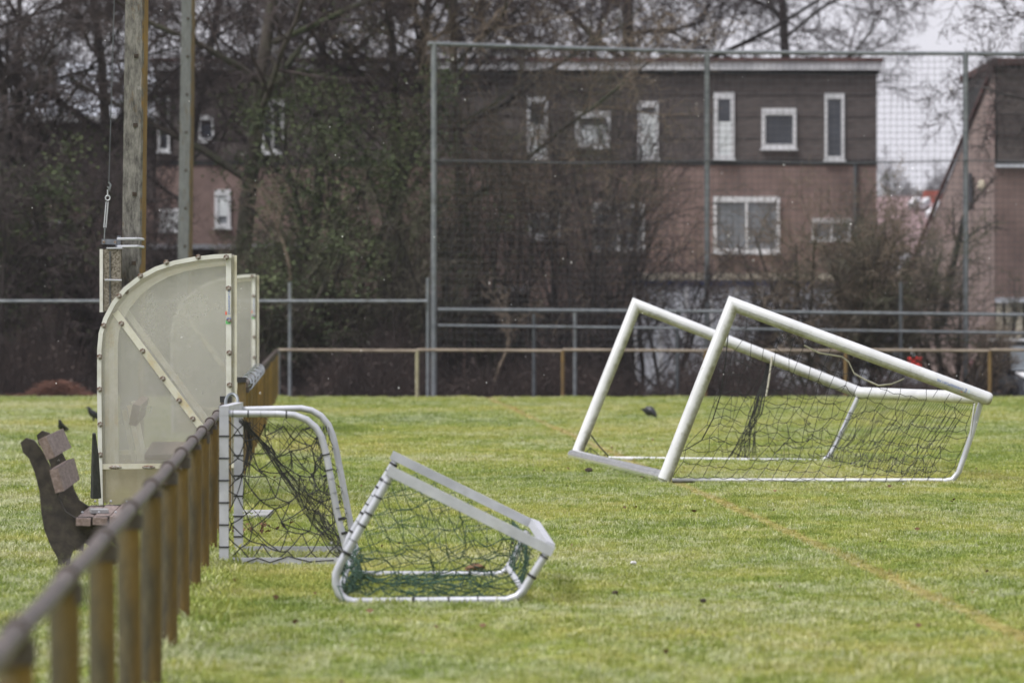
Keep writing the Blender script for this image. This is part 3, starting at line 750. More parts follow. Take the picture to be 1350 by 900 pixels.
def grow(tw_trunk, tw_twig, rng, start, d, length, r, level, maxlev, prm):
    segs = prm['segs'][min(level, len(prm['segs'])-1)]
    pts, rs = [start], [r]; dirs = [d]
    x, y, z = start; dx, dy, dz = d
    wob = prm['wob'][min(level, len(prm['wob'])-1)]; up = prm['up'][min(level, len(prm['up'])-1)]
    tip = 0.35 if level < maxlev else 0.5
    for i in range(segs):
        dx += rng.gauss(0, wob); dy += rng.gauss(0, wob); dz += rng.gauss(0, wob*0.7) + up
        l = math.sqrt(dx*dx+dy*dy+dz*dz); dx, dy, dz = dx/l, dy/l, dz/l
        st = length/segs; x += dx*st; y += dy*st; z += dz*st
        pts.append((x, y, z)); rs.append(r*(1-(1-tip)*(i+1)/segs)); dirs.append((dx, dy, dz))
    if level <= prm.get('trunk_levels', 1): tw_trunk.add(pts, rs, 6 if level == 0 else 5)
    else: tw_twig.add(pts, rs, 3)
    if level >= maxlev: return
    n = prm['n'][level]; t0 = prm['t0'][min(level, len(prm['t0'])-1)]
    az0 = rng.uniform(0, 6.28)
    for c in range(n):
        t = t0 + (1-t0)*(c+rng.random())/n
        fi = t*segs; i = min(int(fi), segs-1); f = fi-i
        p0, p1 = pts[i], pts[i+1]
        s = (p0[0]+(p1[0]-p0[0])*f, p0[1]+(p1[1]-p0[1])*f, p0[2]+(p1[2]-p0[2])*f)
        bd = dirs[i+1]
        ang = R(rng.uniform(*prm['ang'][min(level, len(prm['ang'])-1)])); az = az0 + c*2.4 + rng.uniform(-0.5, 0.5)
        # frame around bd
        if abs(bd[2]) < 0.9: ux, uy, uz = -bd[1], bd[0], 0.0
        else: ux, uy, uz = 1.0, 0.0, 0.0
        l = math.sqrt(ux*ux+uy*uy+uz*uz); ux, uy = ux/l, uy/l
        vx, vy, vz = bd[1]*uz-bd[2]*uy, bd[2]*ux-bd[0]*uz, bd[0]*uy-bd[1]*ux
        ca, sa = math.cos(ang), math.sin(ang); cz, sz = math.cos(az), math.sin(az)
        nd = (bd[0]*ca+(ux*cz+vx*sz)*sa, bd[1]*ca+(uy*cz+vy*sz)*sa, bd[2]*ca+(uz*cz+vz*sz)*sa)
        ll = length*rng.uniform(*prm['len'][min(level, len(prm['len'])-1)])*(1-0.45*t if level == 0 else 1-0.3*t)
        rr = max(rs[i]*rng.uniform(0.42, 0.62), prm.get('rmin', 0.004))
        grow(tw_trunk, tw_twig, rng, s, nd, ll, rr, level+1, maxlev, prm)

DENSE = dict(segs=(6, 5, 3, 1), wob=(0.10, 0.17, 0.22, 0.25), up=(0.02, 0.0, -0.01, -0.03), n=(11, 10, 8), t0=(0.15, 0.12, 0.1),
             ang=((25, 60), (30, 65), (30, 70)), len=((0.45, 0.65), (0.35, 0.55), (0.3, 0.55)), rmin=0.0062)
BIG = dict(segs=(9, 7, 5, 3, 1), wob=(0.05, 0.12, 0.17, 0.22, 0.25), up=(0.02, 0.03, 0.02, 0.0, -0.02), n=(12, 10, 9, 10), t0=(0.36, 0.2, 0.15, 0.1),
           ang=((35, 70), (30, 60), (30, 65), (30, 70)), len=((0.42, 0.6), (0.38, 0.55), (0.35, 0.55), (0.3, 0.55)), rmin=0.0072)
SHRUB = dict(segs=(6, 5, 3, 1), wob=(0.10, 0.17, 0.22, 0.25), up=(0.02, 0.02, 0.0, -0.02), n=(11, 9, 5), t0=(0.15, 0.15, 0.1),
             ang=((20, 50), (25, 60), (30, 70)), len=((0.45, 0.65), (0.35, 0.55), (0.3, 0.55)), rmin=0.0068)

def tree(name, label, u, d, height, r, seed, prm=BIG, lev=4, mats=('bark_dark', 'twig'), stems=1, lean=(0, 0), leaves=0, leaf_size=0.05, leaf_zone=None, group=None, cat='tree', base_z=-0.55, splay=0.25):
    rng = random.Random(seed)
    x = (u-UC)/F*d
    root = thing(name, label, cat, (x, d, base_z), group=group)
    tk, tw = Twigs(), Twigs()
    for s in range(stems):
        a = rng.uniform(0, 6.28) + s*6.28/max(stems, 1); k = splay*rng.uniform(0.6, 1.3) if stems > 1 else 0.02
        dd = Vector((lean[0]+math.cos(a)*k, lean[1]+math.sin(a)*k, 1)).normalized()
        off = 0.18 if stems > 1 else 0
        grow(tk, tw, rng, (x+math.cos(a)*off, d+math.sin(a)*off, base_z-0.1), tuple(dd), height*rng.uniform(0.82, 1.05), r*rng.uniform(0.75, 1.1), 0, lev, prm)
    raw('trunk', tk.v, tk.f, M[mats[0]], root, smooth=True)
    if prm.get('cones', prm['segs'][0] == 9):
        pool = tw.v[1::3]
        for _ in range(prm.get('catkins', 4200)):                          # small dry catkins and cones at the twig ends
            c = pool[rng.randrange(len(pool))]; tw.leaf((c[0]+rng.gauss(0, .05), c[1]+rng.gauss(0, .05), c[2]+rng.gauss(0, .05)), rng.uniform(0.014, 0.034), rng)
    if tw.n: raw('crown', tw.v, tw.f, M[mats[1]], root)
    if leaves:
        lf = Twigs(); pts = tk.v + tw.v; npt = len(pts)
        clumps = [pts[rng.randrange(npt)] for _ in range(max(1, leaves//60))]
        if leaf_zone: clumps = [c for c in clumps if leaf_zone[0] < c[2] < leaf_zone[1]] or clumps
        for c in clumps:
            rad = rng.uniform(0.12, 0.34)
            for _ in range(60):
                lf.leaf((c[0]+rng.gauss(0, rad), c[1]+rng.gauss(0, rad), c[2]+rng.gauss(0, rad*0.9)), leaf_size*rng.uniform(0.6, 1.2), rng)
        raw('ivy', lf.v, lf.f, M['ivy'], root)
    return root

G1 = 'bare trees behind the far fence'
tree('bare_tree', 'dark branching tree at far left, its stems fanning upward', 30, 97, 11, 0.15, 11, mats=('bark_dark', 'twig_dark') if False else ('bark_dark', 'twig'), stems=3, splay=0.22, group=G1)
tree('bare_tree', 'bare tree rising behind the tall near mast', 150, 101, 11.5, 0.17, 12, group=G1)
tree('bare_tree', 'thick trunked ivy clad tree right of the far mast', 312, 97, 13, 0.21, 13, mats=('bark_moss', 'twig'), group=G1, leaves=1800, leaf_zone=(0, 3.2), leaf_size=0.04)
tree('bare_tree', 'bare purple-brown tree left of the dark evergreen mass', 392, 103, 12, 0.16, 14, group=G1)
tree('bare_tree', 'straight bare tree rising through the evergreen mass', 487, 98.5, 13, 0.15, 15, mats=('bark_dark', 'twig'), group=G1)
tree('bare_tree', 'bare tree just left of the tall net corner post', 545, 101, 12.5, 0.17, 16, mats=('bark_dark', 'twig'), group=G1)
tree('bare_tree', 'bare mossy tree with long limbs right of the net corner post', 640, 98, 11.5, 0.13, 17, mats=('bark_moss', 'twig_tan'), group=G1)
tree('bare_tree', 'bare tree between far mast and thicket, crown against sky', 232, 104, 12, 0.15, 18, group=G1)
tree('bare_tree', 'big bare tree standing behind the terrace roof', 862, 126, 17.5, 0.25, 21, group=G1,
     prm=dict(BIG, t0=(0.42, 0.2, 0.15, 0.1), ang=((55, 85), (30, 60), (30, 65), (30, 70)), up=(0.02, 0.035, 0.01, -0.01, -0.03), rmin=0.0105, n=(14, 11, 9, 10), catkins=16000))
tree('bare_tree', 'bare tree behind the terrace roof, left of the biggest crown', 716, 124, 16, 0.2, 22, group=G1, prm=dict(BIG, t0=(0.4, 0.2, 0.15, 0.1), rmin=0.0100, n=(13, 11, 9, 10), catkins=16000))
tree('bare_tree', 'bare tree behind the terrace, its crown close to roof end', 1010, 130, 15.0, 0.18, 23, group=G1, prm=dict(BIG, catkins=16000, rmin=0.0100, n=(13, 11, 9, 10), t0=(0.5, 0.2, 0.15, 0.1), ang=((50, 80), (30, 60), (30, 65), (30, 70))))
tree('bare_tree', 'bare tree beside the gabled house, its branches reaching into frame', 1436, 98, 11.5, 0.18, 24, group=G1, stems=1,
     prm=dict(BIG, catkins=20000, rmin=0.0085, t0=(0.48, 0.2, 0.15, 0.1), ang=((50, 85), (30, 60), (30, 65), (30, 70))))
G2 = 'pale trees far beyond the red roofs'
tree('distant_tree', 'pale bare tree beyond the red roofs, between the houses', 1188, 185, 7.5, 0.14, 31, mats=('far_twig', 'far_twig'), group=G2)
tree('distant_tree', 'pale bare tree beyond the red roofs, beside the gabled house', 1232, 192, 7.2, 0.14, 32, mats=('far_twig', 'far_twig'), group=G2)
G3 = 'bare shrubs between fence and houses'
SH = [
 ('dark leafless thicket shrub at the far left edge', 20, 94.5, 5.2, 6, 41, ('bark_dark', 'twig')),
 ('dark leafless shrub below the pale grey roof', 95, 95.5, 5.0, 6, 42, ('bark_dark', 'twig')),
 ('dark leafless shrub behind the hanging concrete weight', 150, 94.6, 4.4, 6, 43, ('bark_dark', 'twig')),
 ('mossy shrub with olive twigs behind the second shelter', 338, 94.5, 3.6, 4, 44, ('bark_moss', 'twig_moss')),
 ('olive twigged shrub left of the evergreen mass', 385, 95.2, 3.9, 4, 45, ('bark_moss', 'twig_tan')),
 ('dark stemmed shrub under the evergreen mass', 500, 94.8, 4.2, 4, 46, ('bark_dark', 'twig_moss')),
 ('shrub of thin stems against the tall net corner post', 575, 95.4, 4.6, 3, 47, ('bark_dark', 'twig_moss')),
 ('tall thin stemmed shrub just inside the net', 648, 96.5, 5.4, 3, 48, ('bark_moss', 'twig_tan')),
 ('tall upright shrub in front of the small terrace window', 722, 95.6, 5.4, 4, 49, ('bark_dark', 'twig')),
 ('tall upright shrub before the middle of the terrace', 790, 96.2, 5.3, 4, 50, ('bark_dark', 'twig_tan')),
 ('tall fine twigged shrub between the net corner post and first terrace window', 610, 97.4, 6.2, 3, 57, ('bark_moss', 'twig_tan')),
 ('tall fine twigged shrub hiding the tall terrace window', 690, 98.2, 6.4, 3, 58, ('bark_dark', 'twig_tan')),
 ('tall fine twigged shrub hiding the square terrace window', 765, 98.0, 6.2, 3, 59, ('bark_dark', 'twig_moss')),
 ('tall fine twigged shrub hiding the narrow terrace window', 840, 97.5, 6.0, 3, 60, ('bark_dark', 'twig')),
 ('low fine twigged shrub left of the middle net post', 868, 95.0, 3.6, 4, 51, ('bark_dark', 'twig')),
 ('low shrub under the wide terrace window', 985, 95.8, 2.8, 5, 52, ('bark_dark', 'twig')),
 ('rounded olive shrub before the terrace end', 1082, 95.2, 4.3, 9, 53, ('bark_moss', 'twig_tan')),
 ('rounded mossy shrub covering the terrace corner', 1138, 95.4, 4.0, 8, 54, ('bark_moss', 'twig_moss')),
 ('thin shrub in front of the gabled house wall', 1268, 96.5, 3.0, 4, 55, ('bark_moss', 'twig_moss')),
 ('thin brown shrub beside the dark parked car', 1283, 95.2, 1.8, 5, 56, ('bark_dark', 'twig_tan')),
]
for lab, u, d, h, st, sd, ms in SH:
    tree('bare_shrub', lab, u, d, h, 0.045, sd, DENSE if sd in (53, 54) else SHRUB, 3, ms, st, group=G3, cat='shrub', splay=0.42 if sd in (53, 54) else 0.22)
tree('evergreen_tree', 'dark green ivy smothered tree left of the net corner post', 452, 95.6, 6.0, 0.12, 61, SHRUB, 3, ('bark_dark', 'twig_moss'), 3, leaves=14000, leaf_size=0.042, leaf_zone=(0.6, 6.2), splay=0.12)
tree('evergreen_shrub', 'low olive green shrub behind the second shelter roof', 352, 95.0, 3.4, 0.06, 62, SHRUB, 3, ('bark_moss', 'twig_moss'), 4, leaves=3600, leaf_size=0.04, leaf_zone=(0.8, 3.4), cat='shrub')
tree('evergreen_shrub', 'dark evergreen shrub under the pale grey roof', 96, 96.5, 5.0, 0.07, 63, SHRUB, 3, ('bark_dark', 'twig'), 4, leaves=9000, leaf_size=0.045, leaf_zone=(1.0, 5.5), cat='shrub')

def single_trunk(name, label, pts, r, mat, cat='tree trunk'):
    root = thing(name, label, cat, (pts[0].x, pts[0].y, pts[0].z))
    MB().tube(pts, [r*(1-0.5*i/(len(pts)-1)) for i in range(len(pts))], 7).build('trunk', M[mat], root, smooth=True)
    tw = Twigs(); tk = Twigs(); rng = random.Random(len(label))
    for k in range(4):
        p = pts[-1] if k < 2 else pts[-2]
        grow(tk, tw, rng, tuple(p), (rng.uniform(-0.7, 0.7), rng.uniform(-0.3, 0.3), 0.8), 1.0, r*0.3, 1, 3, SHRUB)
    raw('crown', tk.v+tw.v, tk.f+[tuple(i+tk.n for i in f) for f in tw.f], M[mat], root)
single_trunk('leaning_trunk', 'dark bare trunk leaning in front of the gabled house', [P(1242, 430, 97), P(1250, 380, 97), P(1262, 325, 97), P(1271, 285, 97)], 0.09, 'bark_dark')
single_trunk('leaning_trunk', 'mossy thin trunk leaning right, left of the dark one', [P(1196, 450, 96.5), P(1216, 402, 96.5), P(1238, 372, 96.5), P(1264, 352, 96.5)], 0.045, 'bark_moss')
single_trunk('broken_stem', 'pale tan broken stem between second shelter and evergreen', [P(384, 400, 94.2), P(382, 352, 94.2), P(374, 322, 94.2), P(366, 300, 94.2)], 0.045, 'twig_tan')
single_trunk('broken_stem', 'pale tan stem leaning low behind the net rails', [P(652, 505, 93.6), P(660, 480, 93.6), P(668, 462, 93.6), P(672, 452, 93.6)], 0.04, 'twig_tan')

def undergrowth():
    rng = random.Random(77); tw = Twigs(); lf = Twigs()
    for _ in range(19000):
        d = rng.uniform(91.8, 96.5); x = rng.uniform(-11.5, 11.5); u = x/d*F+UC
        dens = 0.9 + 0.35*math.sin(x*1.9)+0.2*math.sin(x*4.7+d)
        if u > 1296 and d < 96: continue
        h = rng.uniform(0.25, 1.5)*dens*(1.25 if u < 140 else 1.0 if u < 660 else 0.8 if u < 1080 else 0.5)
        z0 = -0.15-0.45*min(1, max(0, (d-91.2)/3.3))
        dx, dy = rng.gauss(0, 0.22), rng.gauss(0, 0.2)
        mid = (x+dx*0.4+rng.gauss(0, 0.05), d+dy*0.5, z0+h*0.6)
        tw.add([(x, d, z0), mid, (x+dx*1.3, d+dy, z0+h)], [0.009, 0.006, 0.003], 3)
        for _ in range(2 if rng.random() < 0.75 else 0):
            t = rng.uniform(0.2, 1.0)
            lf.leaf((x+dx*t+rng.gauss(0, 0.06), d+dy*t+rng.gauss(0, 0.06), z0+h*t+rng.gauss(0, 0.05)), rng.uniform(0.018, 0.042), rng)
    v = tw.v + lf.v; off = tw.n
    o = raw('undergrowth', v, tw.f + [tuple(i+off for i in f) for f in lf.f], M['under'])
    tag(o, 'dark brown twiggy undergrowth along the far fence', kind='stuff')
undergrowth()

def brush_pile():
    rng = random.Random(5); q = P(75, 524, 89.4)
    root = thing('brushwood_pile', 'reddish brown heap of cut brushwood at the far left field edge', 'brushwood', (q.x, q.y, 0))
    tw = Twigs()
    for _ in range(900):
        a = rng.gauss(0, 0.33); x = q.x + a; h = max(0.02, 0.30*math.exp(-(a/0.36)**2)); z = rng.uniform(0, h); y = q.y+rng.uniform(-0.3, 0.4)
        dx, dz = rng.uniform(-0.25, 0.25), rng.uniform(-0.05, 0.06)
        tw.add([(x-dx, y+rng.uniform(-.1, .1), max(0.0, z-dz)), (x+dx, y, z+dz)], [0.008, 0.004], 3)
    raw('twig_heap', tw.v, tw.f, M['brush'], root)['kind'] = 'stuff'
M['brush'] = bark('reddish_brush', (0.07,0.028,0.018), (0.14,0.062,0.042), scale=4)
brush_pile()

# ------------------------------------------------------------------ far fences and the ball-stop net
def ball_stop():
    a, b, c, e = (572, 58, 91.6), (932, 69, 94.4), (1273, 71, 95.2), (1640, 73, 96.5)
    root = thing('ball_stop_net', 'tall galvanised frame with square ball net across the background', 'net fence', (P(932, 0, 94.4).x, 94.4, 0))
    tops = [P(*q) for q in (a, b, c, e)]
    for t in tops:
        MB().tube([(t.x, t.y, -0.6), (t.x, t.y, t.z+0.03)], 0.055, 10).build('post', M['galv'], root, smooth=True)
    ext = tops[0] + (tops[0]-tops[1]).normalized()*0.12
    for i in range(3):
        s0 = ext if i == 0 else tops[i]
        MB().tube([s0, tops[i+1]], 0.04, 8).build('top_rail', M['galv'], root, smooth=True)
        w0, w1 = tops[i].copy(), tops[i+1].copy(); w0.z = P(0, 212, w0.y).z; w1.z = P(0, 212, w1.y).z
        MB().tube([w0 + Vector((0,-0.06,0)), (w0+w1)/2 + Vector((0,-0.06,-0.05)), w1 + Vector((0,-0.06,0))], 0.016, 5).build('cable', M['net_stop'], root)
    # the net: square mesh, cords joined as one part
    tw = Twigs(); rng = random.Random(3); cell = 0.125
    for i in range(3):
        w0, w1 = tops[i], tops[i+1]; L = (w1-w0).length; n = int(L/cell); hgt = min(w0.z, w1.z)-0.9
        rows = int(hgt/cell)
        for k in range(n+1):
            p = w0.lerp(w1, k/n); jit = rng.gauss(0, 0.006)
            tw.add([(p.x, p.y-0.05, p.z-0.03), (p.x+jit, p.y-0.05, p.z-hgt*0.5), (p.x-jit, p.y-0.05, p.z-hgt)], [0.0042]*3, 3)
        for j in range(1, rows+1):
            z = j*cell; pts = []
            for k in range(9):
                p = w0.lerp(w1, k/8); pts.append((p.x, p.y-0.05, p.z-0.03-z-0.015*math.sin(k/8*3.14)+rng.gauss(0, 0.004)))
            tw.add(pts, [0.0044]*9, 3)
    o = raw('net', tw.v, tw.f, M['net_stop'], root); o['kind'] = 'stuff'
ball_stop()

def pipe_fence():
    root = thing('pipe_fence', 'grey double rail pipe fence standing below the tall net', 'fence', (P(900, 0, 92.6).x, 92.6, 0))
    MB().tube([P(577, 408, 91.2), P(1000, 411, 92.2), P(1420, 416, 93.2)], 0.032, 8).build('rail', M['galv'], root, smooth=True)
    MB().tube([P(577, 429, 91.2), P(1000, 434, 92.2), P(1420, 440, 93.2)], 0.026, 8).build('rail', M['galv'], root, smooth=True)
    for u, vt in ((704, 414), (758, 408), (893, 411), (1188, 372)):
        d = 91.25 + (u-577)/843*2.0; t = P(u, vt, d)
        MB().tube([(t.x, d+0.06, -0.4), (t.x, d+0.06, t.z)], 0.035, 8).build('post', M['galv_dark' if u in (704, 893, 1188) else 'galv'], root, smooth=True)
pipe_fence()

def left_fence():
    root = thing('boundary_fence', 'grey single rail boundary fence behind the shelters', 'fence', (P(280, 0, 91.0).x, 91.0, 0))
    MB().tube([P(-60, 397, 91.0), P(563, 397, 91.0)], 0.030, 8).build('rail', M['galv'], root, smooth=True)
    for u, vt in ((-20, 396), (178, 396), (382, 372), (564, 366)):
        t = P(u, vt, 91.05); MB().tube([(t.x, 91.07, -0.3), (t.x, 91.07, t.z)], 0.033, 8).build('post', M['galv'], root, smooth=True)
left_fence()

# pitch-side rail: the long run along the left and the run along the far side
XR = lambda d: -0.683 - 0.0405*d
ZR = 0.86
def side_rail():
    dirv = Vector((-0.0405, 1, 0)).normalized(); rz = math.atan2(0.0405, 1.0)
    for seg, (d0, d1, first, label) in enumerate(((8.9, 37.3, 8.9, 'rusty brown pitch rail on ochre posts running from the near corner to the small goal'),
                                                   (46.5, 89.2, 48.0, 'rusty brown pitch rail on ochre posts running from the shelters to the far corner'))):
        root = thing('pitch_rail', label, 'rail', (XR(d0), d0, 0), group='rails along the left side line')
        ds = []; d = first
        while d < d1 + 0.1: ds.append(d); d += 2.32
        pm = cm = None
        for i, d in enumerate(ds):
            if pm is None:
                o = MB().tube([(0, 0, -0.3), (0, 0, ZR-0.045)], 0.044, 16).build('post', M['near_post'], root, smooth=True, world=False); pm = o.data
                c = MB().tube([(0.0405*0.07, -0.07, ZR), (-0.0405*0.07, 0.07, ZR)], 0.036, 14); c.tube([(0, 0, ZR-0.075), (0, 0, ZR-0.02)], 0.0475, 16)
                c = c.build('clamp', M['rail_brown'], root, smooth=True, world=False); cm = c.data
            else: o = link('post', pm, root); c = link('clamp', cm, root)
            p = Vector((XR(d), d, 0)) - root.location
            o.location = p; c.location = p
            o.rotation_euler = (random.Random(i*3+seg).uniform(-0.022, 0.022), random.Random(i*7+seg).uniform(-0.014, 0.014), 0)
            e = ds[i+1] if i+1 < len(ds) else d1
            if e > d + 0.2: MB().tube([(XR(d), d, ZR), (XR((d+e)/2), (d+e)/2, ZR-0.006), (XR(e), e, ZR)], 0.0265, 10).build('rail', M['rail_brown'], root, smooth=True)
    # square steel posts with black caps either side of the shelter opening
    for u, v, d, lab in ((298, 522, 37.6, 'square gate post with black cap in front of the nearer shelter'), (318.5, 497, 46.2, 'square gate post with black cap beyond the nearer shelter')):
        t = P(u, v, d); r = thing('gate_post', lab, 'post', (t.x, d, 0), group='capped posts beside the shelter')
        MB().box((t.x-0.038, d-0.038, -0.1), (t.x+0.038, d+0.038, t.z-0.05)).build('post', M['near_post'], r)
        MB().box((t.x-0.045, d-0.045, t.z-0.048), (t.x+0.045, d+0.045, t.z)).build('cap', M['black_cap'], r)
    # twisted wire wound round the far rail, and the loop at the near rail end
    pts = []
    for i in range(260):
        t = i/259; d = 48.6 + 12.4*t; a = t*95; rr = 0.055+0.022*math.sin(t*31)
        pts.append((XR(d)+rr*math.cos(a), d, ZR+rr*math.sin(a)))
    tag(MB().tube(pts, 0.008, 5).build('binding_wire', M['galv'], smooth=True), 'twisted wire wound around the far pitch rail beside the second shelter', 'wire')
    pts = []
    q = P(305.5, 530, 36.4)
    for i in range(25):
        a = i/24*2*math.pi; pts.append((q.x+0.045*math.cos(a), q.y+0.06*math.sin(a), q.z+0.06*math.sin(a)))
    tag(MB().tube(pts, 0.013, 6).build('wire_loop', M['galv'], smooth=True), 'grey loop of wire hanging by the capped gate post', 'wire')
side_rail()

def far_rail():
    y = 89.6
    root = thing('pitch_rail', 'faded brown pitch rail running across the whole far side of the field', 'rail', (0, y, 0))
    us = [367, 550, 742, 930, 1115, 1305, 1480]
    pm = None
    for i, u in enumerate(us):
        x = P(u, 0, y).x
        mat = M['galv'] if i == 0 else M['pale_post'] if i in (1,) else M['ochre_post']
        MB().tube([(x, y, -0.2), (x, y, ZR)], 0.036, 10).build('post', mat, root, smooth=True)
        if i+1 < len(us):
            x2 = P(us[i+1], 0, y).x
            MB().tube([(x, y-0.005, ZR), (x2, y-0.005, ZR-0.018)], 0.028, 8).build('rail', M['rail_far'], root, smooth=True)
M['pale_post'] = surf('pale_weathered_post', (0.24,0.22,0.14), (0.34,0.31,0.20), 4, 0.7)
far_rail()

# ------------------------------------------------------------------ lighting masts
def mast(name, label, u0, v0, u1, d, w, dep, rz, mat, group):
    b, t = P(u0, v0, d), P(u1, 0, d)
    dirv = Vector(((t.x-b.x)/(t.z-b.z), 0, 1)); base = b - dirv*b.z
    root = thing(name, label, 'mast', (base.x, d, 0), group=group)
    rot = Matrix.Rotation(rz, 3, 'Z'); mb = MB(); H = 12.0
    ring = [(-w/2, -dep/2), (w/2-0.015, -dep/2), (w/2, -dep/2+0.015), (w/2, dep/2), (-w/2, dep/2), (-w/2-0.0, -dep/2+0.02)]
    ring = [rot @ Vector((x, y, 0)) for x, y in ring]
    nz = 13
    for k in range(nz+1):
        z = -0.3 + (H+0.3)*k/nz; sc = 1-0.12*k/nz
        for q in ring: mb.v.append((dirv.x*z+q.x*sc, q.y*sc, z))
    m = len(ring)
    for k in range(nz):
        for j in range(m):
            mb.f.append((k*m+j, k*m+(j+1) % m, (k+1)*m+(j+1) % m, (k+1)*m+j))
    mb.f.append(tuple(nz*m+j for j in range(m)))
    mb.build('pole', M[mat], root, world=False)
    st = MB()
    for z in np.arange(2.0, 8.0, 0.62):
        c = rot @ Vector((w*0.12, -dep/2, 0)); st.box((c.x-0.02, c.y-0.006, z), (c.x+0.02, c.y+0.01, z+0.035), at=(dirv.x*z, 0, 0))
    st.build('bolt_hole', M['clod'], root, world=False)
    return root, base, dirv
mroot, mbase, mdir = mast('light_mast', 'tall lichen grey and ochre mast rising behind the nearer shelter', 176.5, 330, 180.5, 44.0, 0.185, 0.14, R(-13), 'mast', 'floodlight masts by the pitch')
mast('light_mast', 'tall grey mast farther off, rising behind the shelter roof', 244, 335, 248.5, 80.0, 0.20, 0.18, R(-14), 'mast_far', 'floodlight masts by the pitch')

def weight():
    d = 43.85
    # bracket belongs to the mast
    b0, b1 = P(134, 326, d), P(159, 315, d)
    MB().extrude([P(134,315,d), P(153,315.5,d), P(155,311,d), P(159,311,d), P(159,326,d), P(153,326,d), P(152,322.5,d), P(134,322,d)], (0, 0.03, 0)).build('bracket', M['steel_bracket'], mroot)
    for v in (315, 325):
        MB().tube([P(155, v, d-0.05), P(180, v-0.3, d-0.09), P(188.5, v+0.5, d-0.06), P(189, v+1, d+0.2)], 0.012, 6).build('clamp_band', M['alu_matt'], mroot, smooth=True)
    for u, v in ((137, 319), (152, 319.5)): MB().ball(P(u, v, d-0.01), 0.014, 6, 4).build('bolt', M['rust'], mroot, smooth=True)
    MB().tube([P(151, -10, d), P(143.5, 243, d)], 0.0045, 5).build('cable', M['galv_dark'], mroot)
    tb = thing('turnbuckle', 'steel hook and turnbuckle at the end of the mast cable', 'turnbuckle', tuple(P(138.5, 300, d)))
    MB().tube([P(143, 240, d), P(146, 244, d), P(144.5, 250, d), P(142, 246, d)], 0.008, 6).build('hook', M['galv'], tb, smooth=True)
    pts = [P(142+3*math.cos(a), 261+3.2*math.sin(a), d) for a in np.linspace(0, 6.28, 14)]
    MB().tube(pts, 0.006, 6).build('ring', M['alu_matt'], tb, smooth=True)
    MB().tube([P(142, 250, d), P(141.8, 258, d)], 0.006, 6).build('shackle', M['alu_matt'], tb)
    for du in (-1.3, 1.3): MB().tube([P(141.3+du, 266, d), P(138.3+du, 300, d)], 0.006, 6).build('rod', M['alu_matt'], tb, smooth=True)
    MB().tube([P(138.3, 300, d), P(137.5, 316, d)], 0.006, 6).build('stem', M['galv'], tb)
    w = thing('concrete_weight', 'lichen crusted concrete weight hanging on the mast above shelter roof', 'weight', tuple(P(147, 410, d)))
    x0, x1 = P(137, 0, d).x, P(160, 0, d).x; z0, z1 = P(0, 410, d).z, P(0, 328.5, d).z
    MB().box((x0, d-0.07, z0), (x1, d+0.07, z1)).build('block', M['weight'], w)
    MB().box((x0-0.032, d-0.078, z0-0.01), (x0-0.003, d+0.06, z1)).build('edge_strip', M['shelter_edge'], w)
    MB().box((x0+0.03, d-0.082, z1+0.003), (x1+0.015, d+0.06, z1+0.016)).build('top_strip', M['alu_matt'], w)
    MB().tube([P(138, 369, d-0.09), P(160.5, 369.5, d-0.09)], 0.008, 6).build('strap', M['alu_matt'], w)
    MB().box((x0+0.055, d-0.079, z0+0.02), (x0+0.065, d-0.071, z1-0.02)).build('rod', M['galv_dark'], w)
weight()

# ------------------------------------------------------------------ team shelters
def text_mesh(txt, height, mirror=False):
    cu = bpy.data.curves.new('lettering', 'FONT'); cu.body = txt; cu.size = height; cu.resolution_u = 2
    o = bpy.data.objects.new('lettering', cu); COL.objects.link(o)
    bpy.context.view_layer.update()
    dg = bpy.context.evaluated_depsgraph_get()
    me = bpy.data.meshes.new_from_object(o.evaluated_get(dg))
    vs = [Vector(v.co) for v in me.vertices]; fs = [tuple(p.vertices) for p in me.polygons]
    bpy.data.objects.remove(o); bpy.data.meshes.remove(me); bpy.data.curves.remove(cu)
    return vs, fs

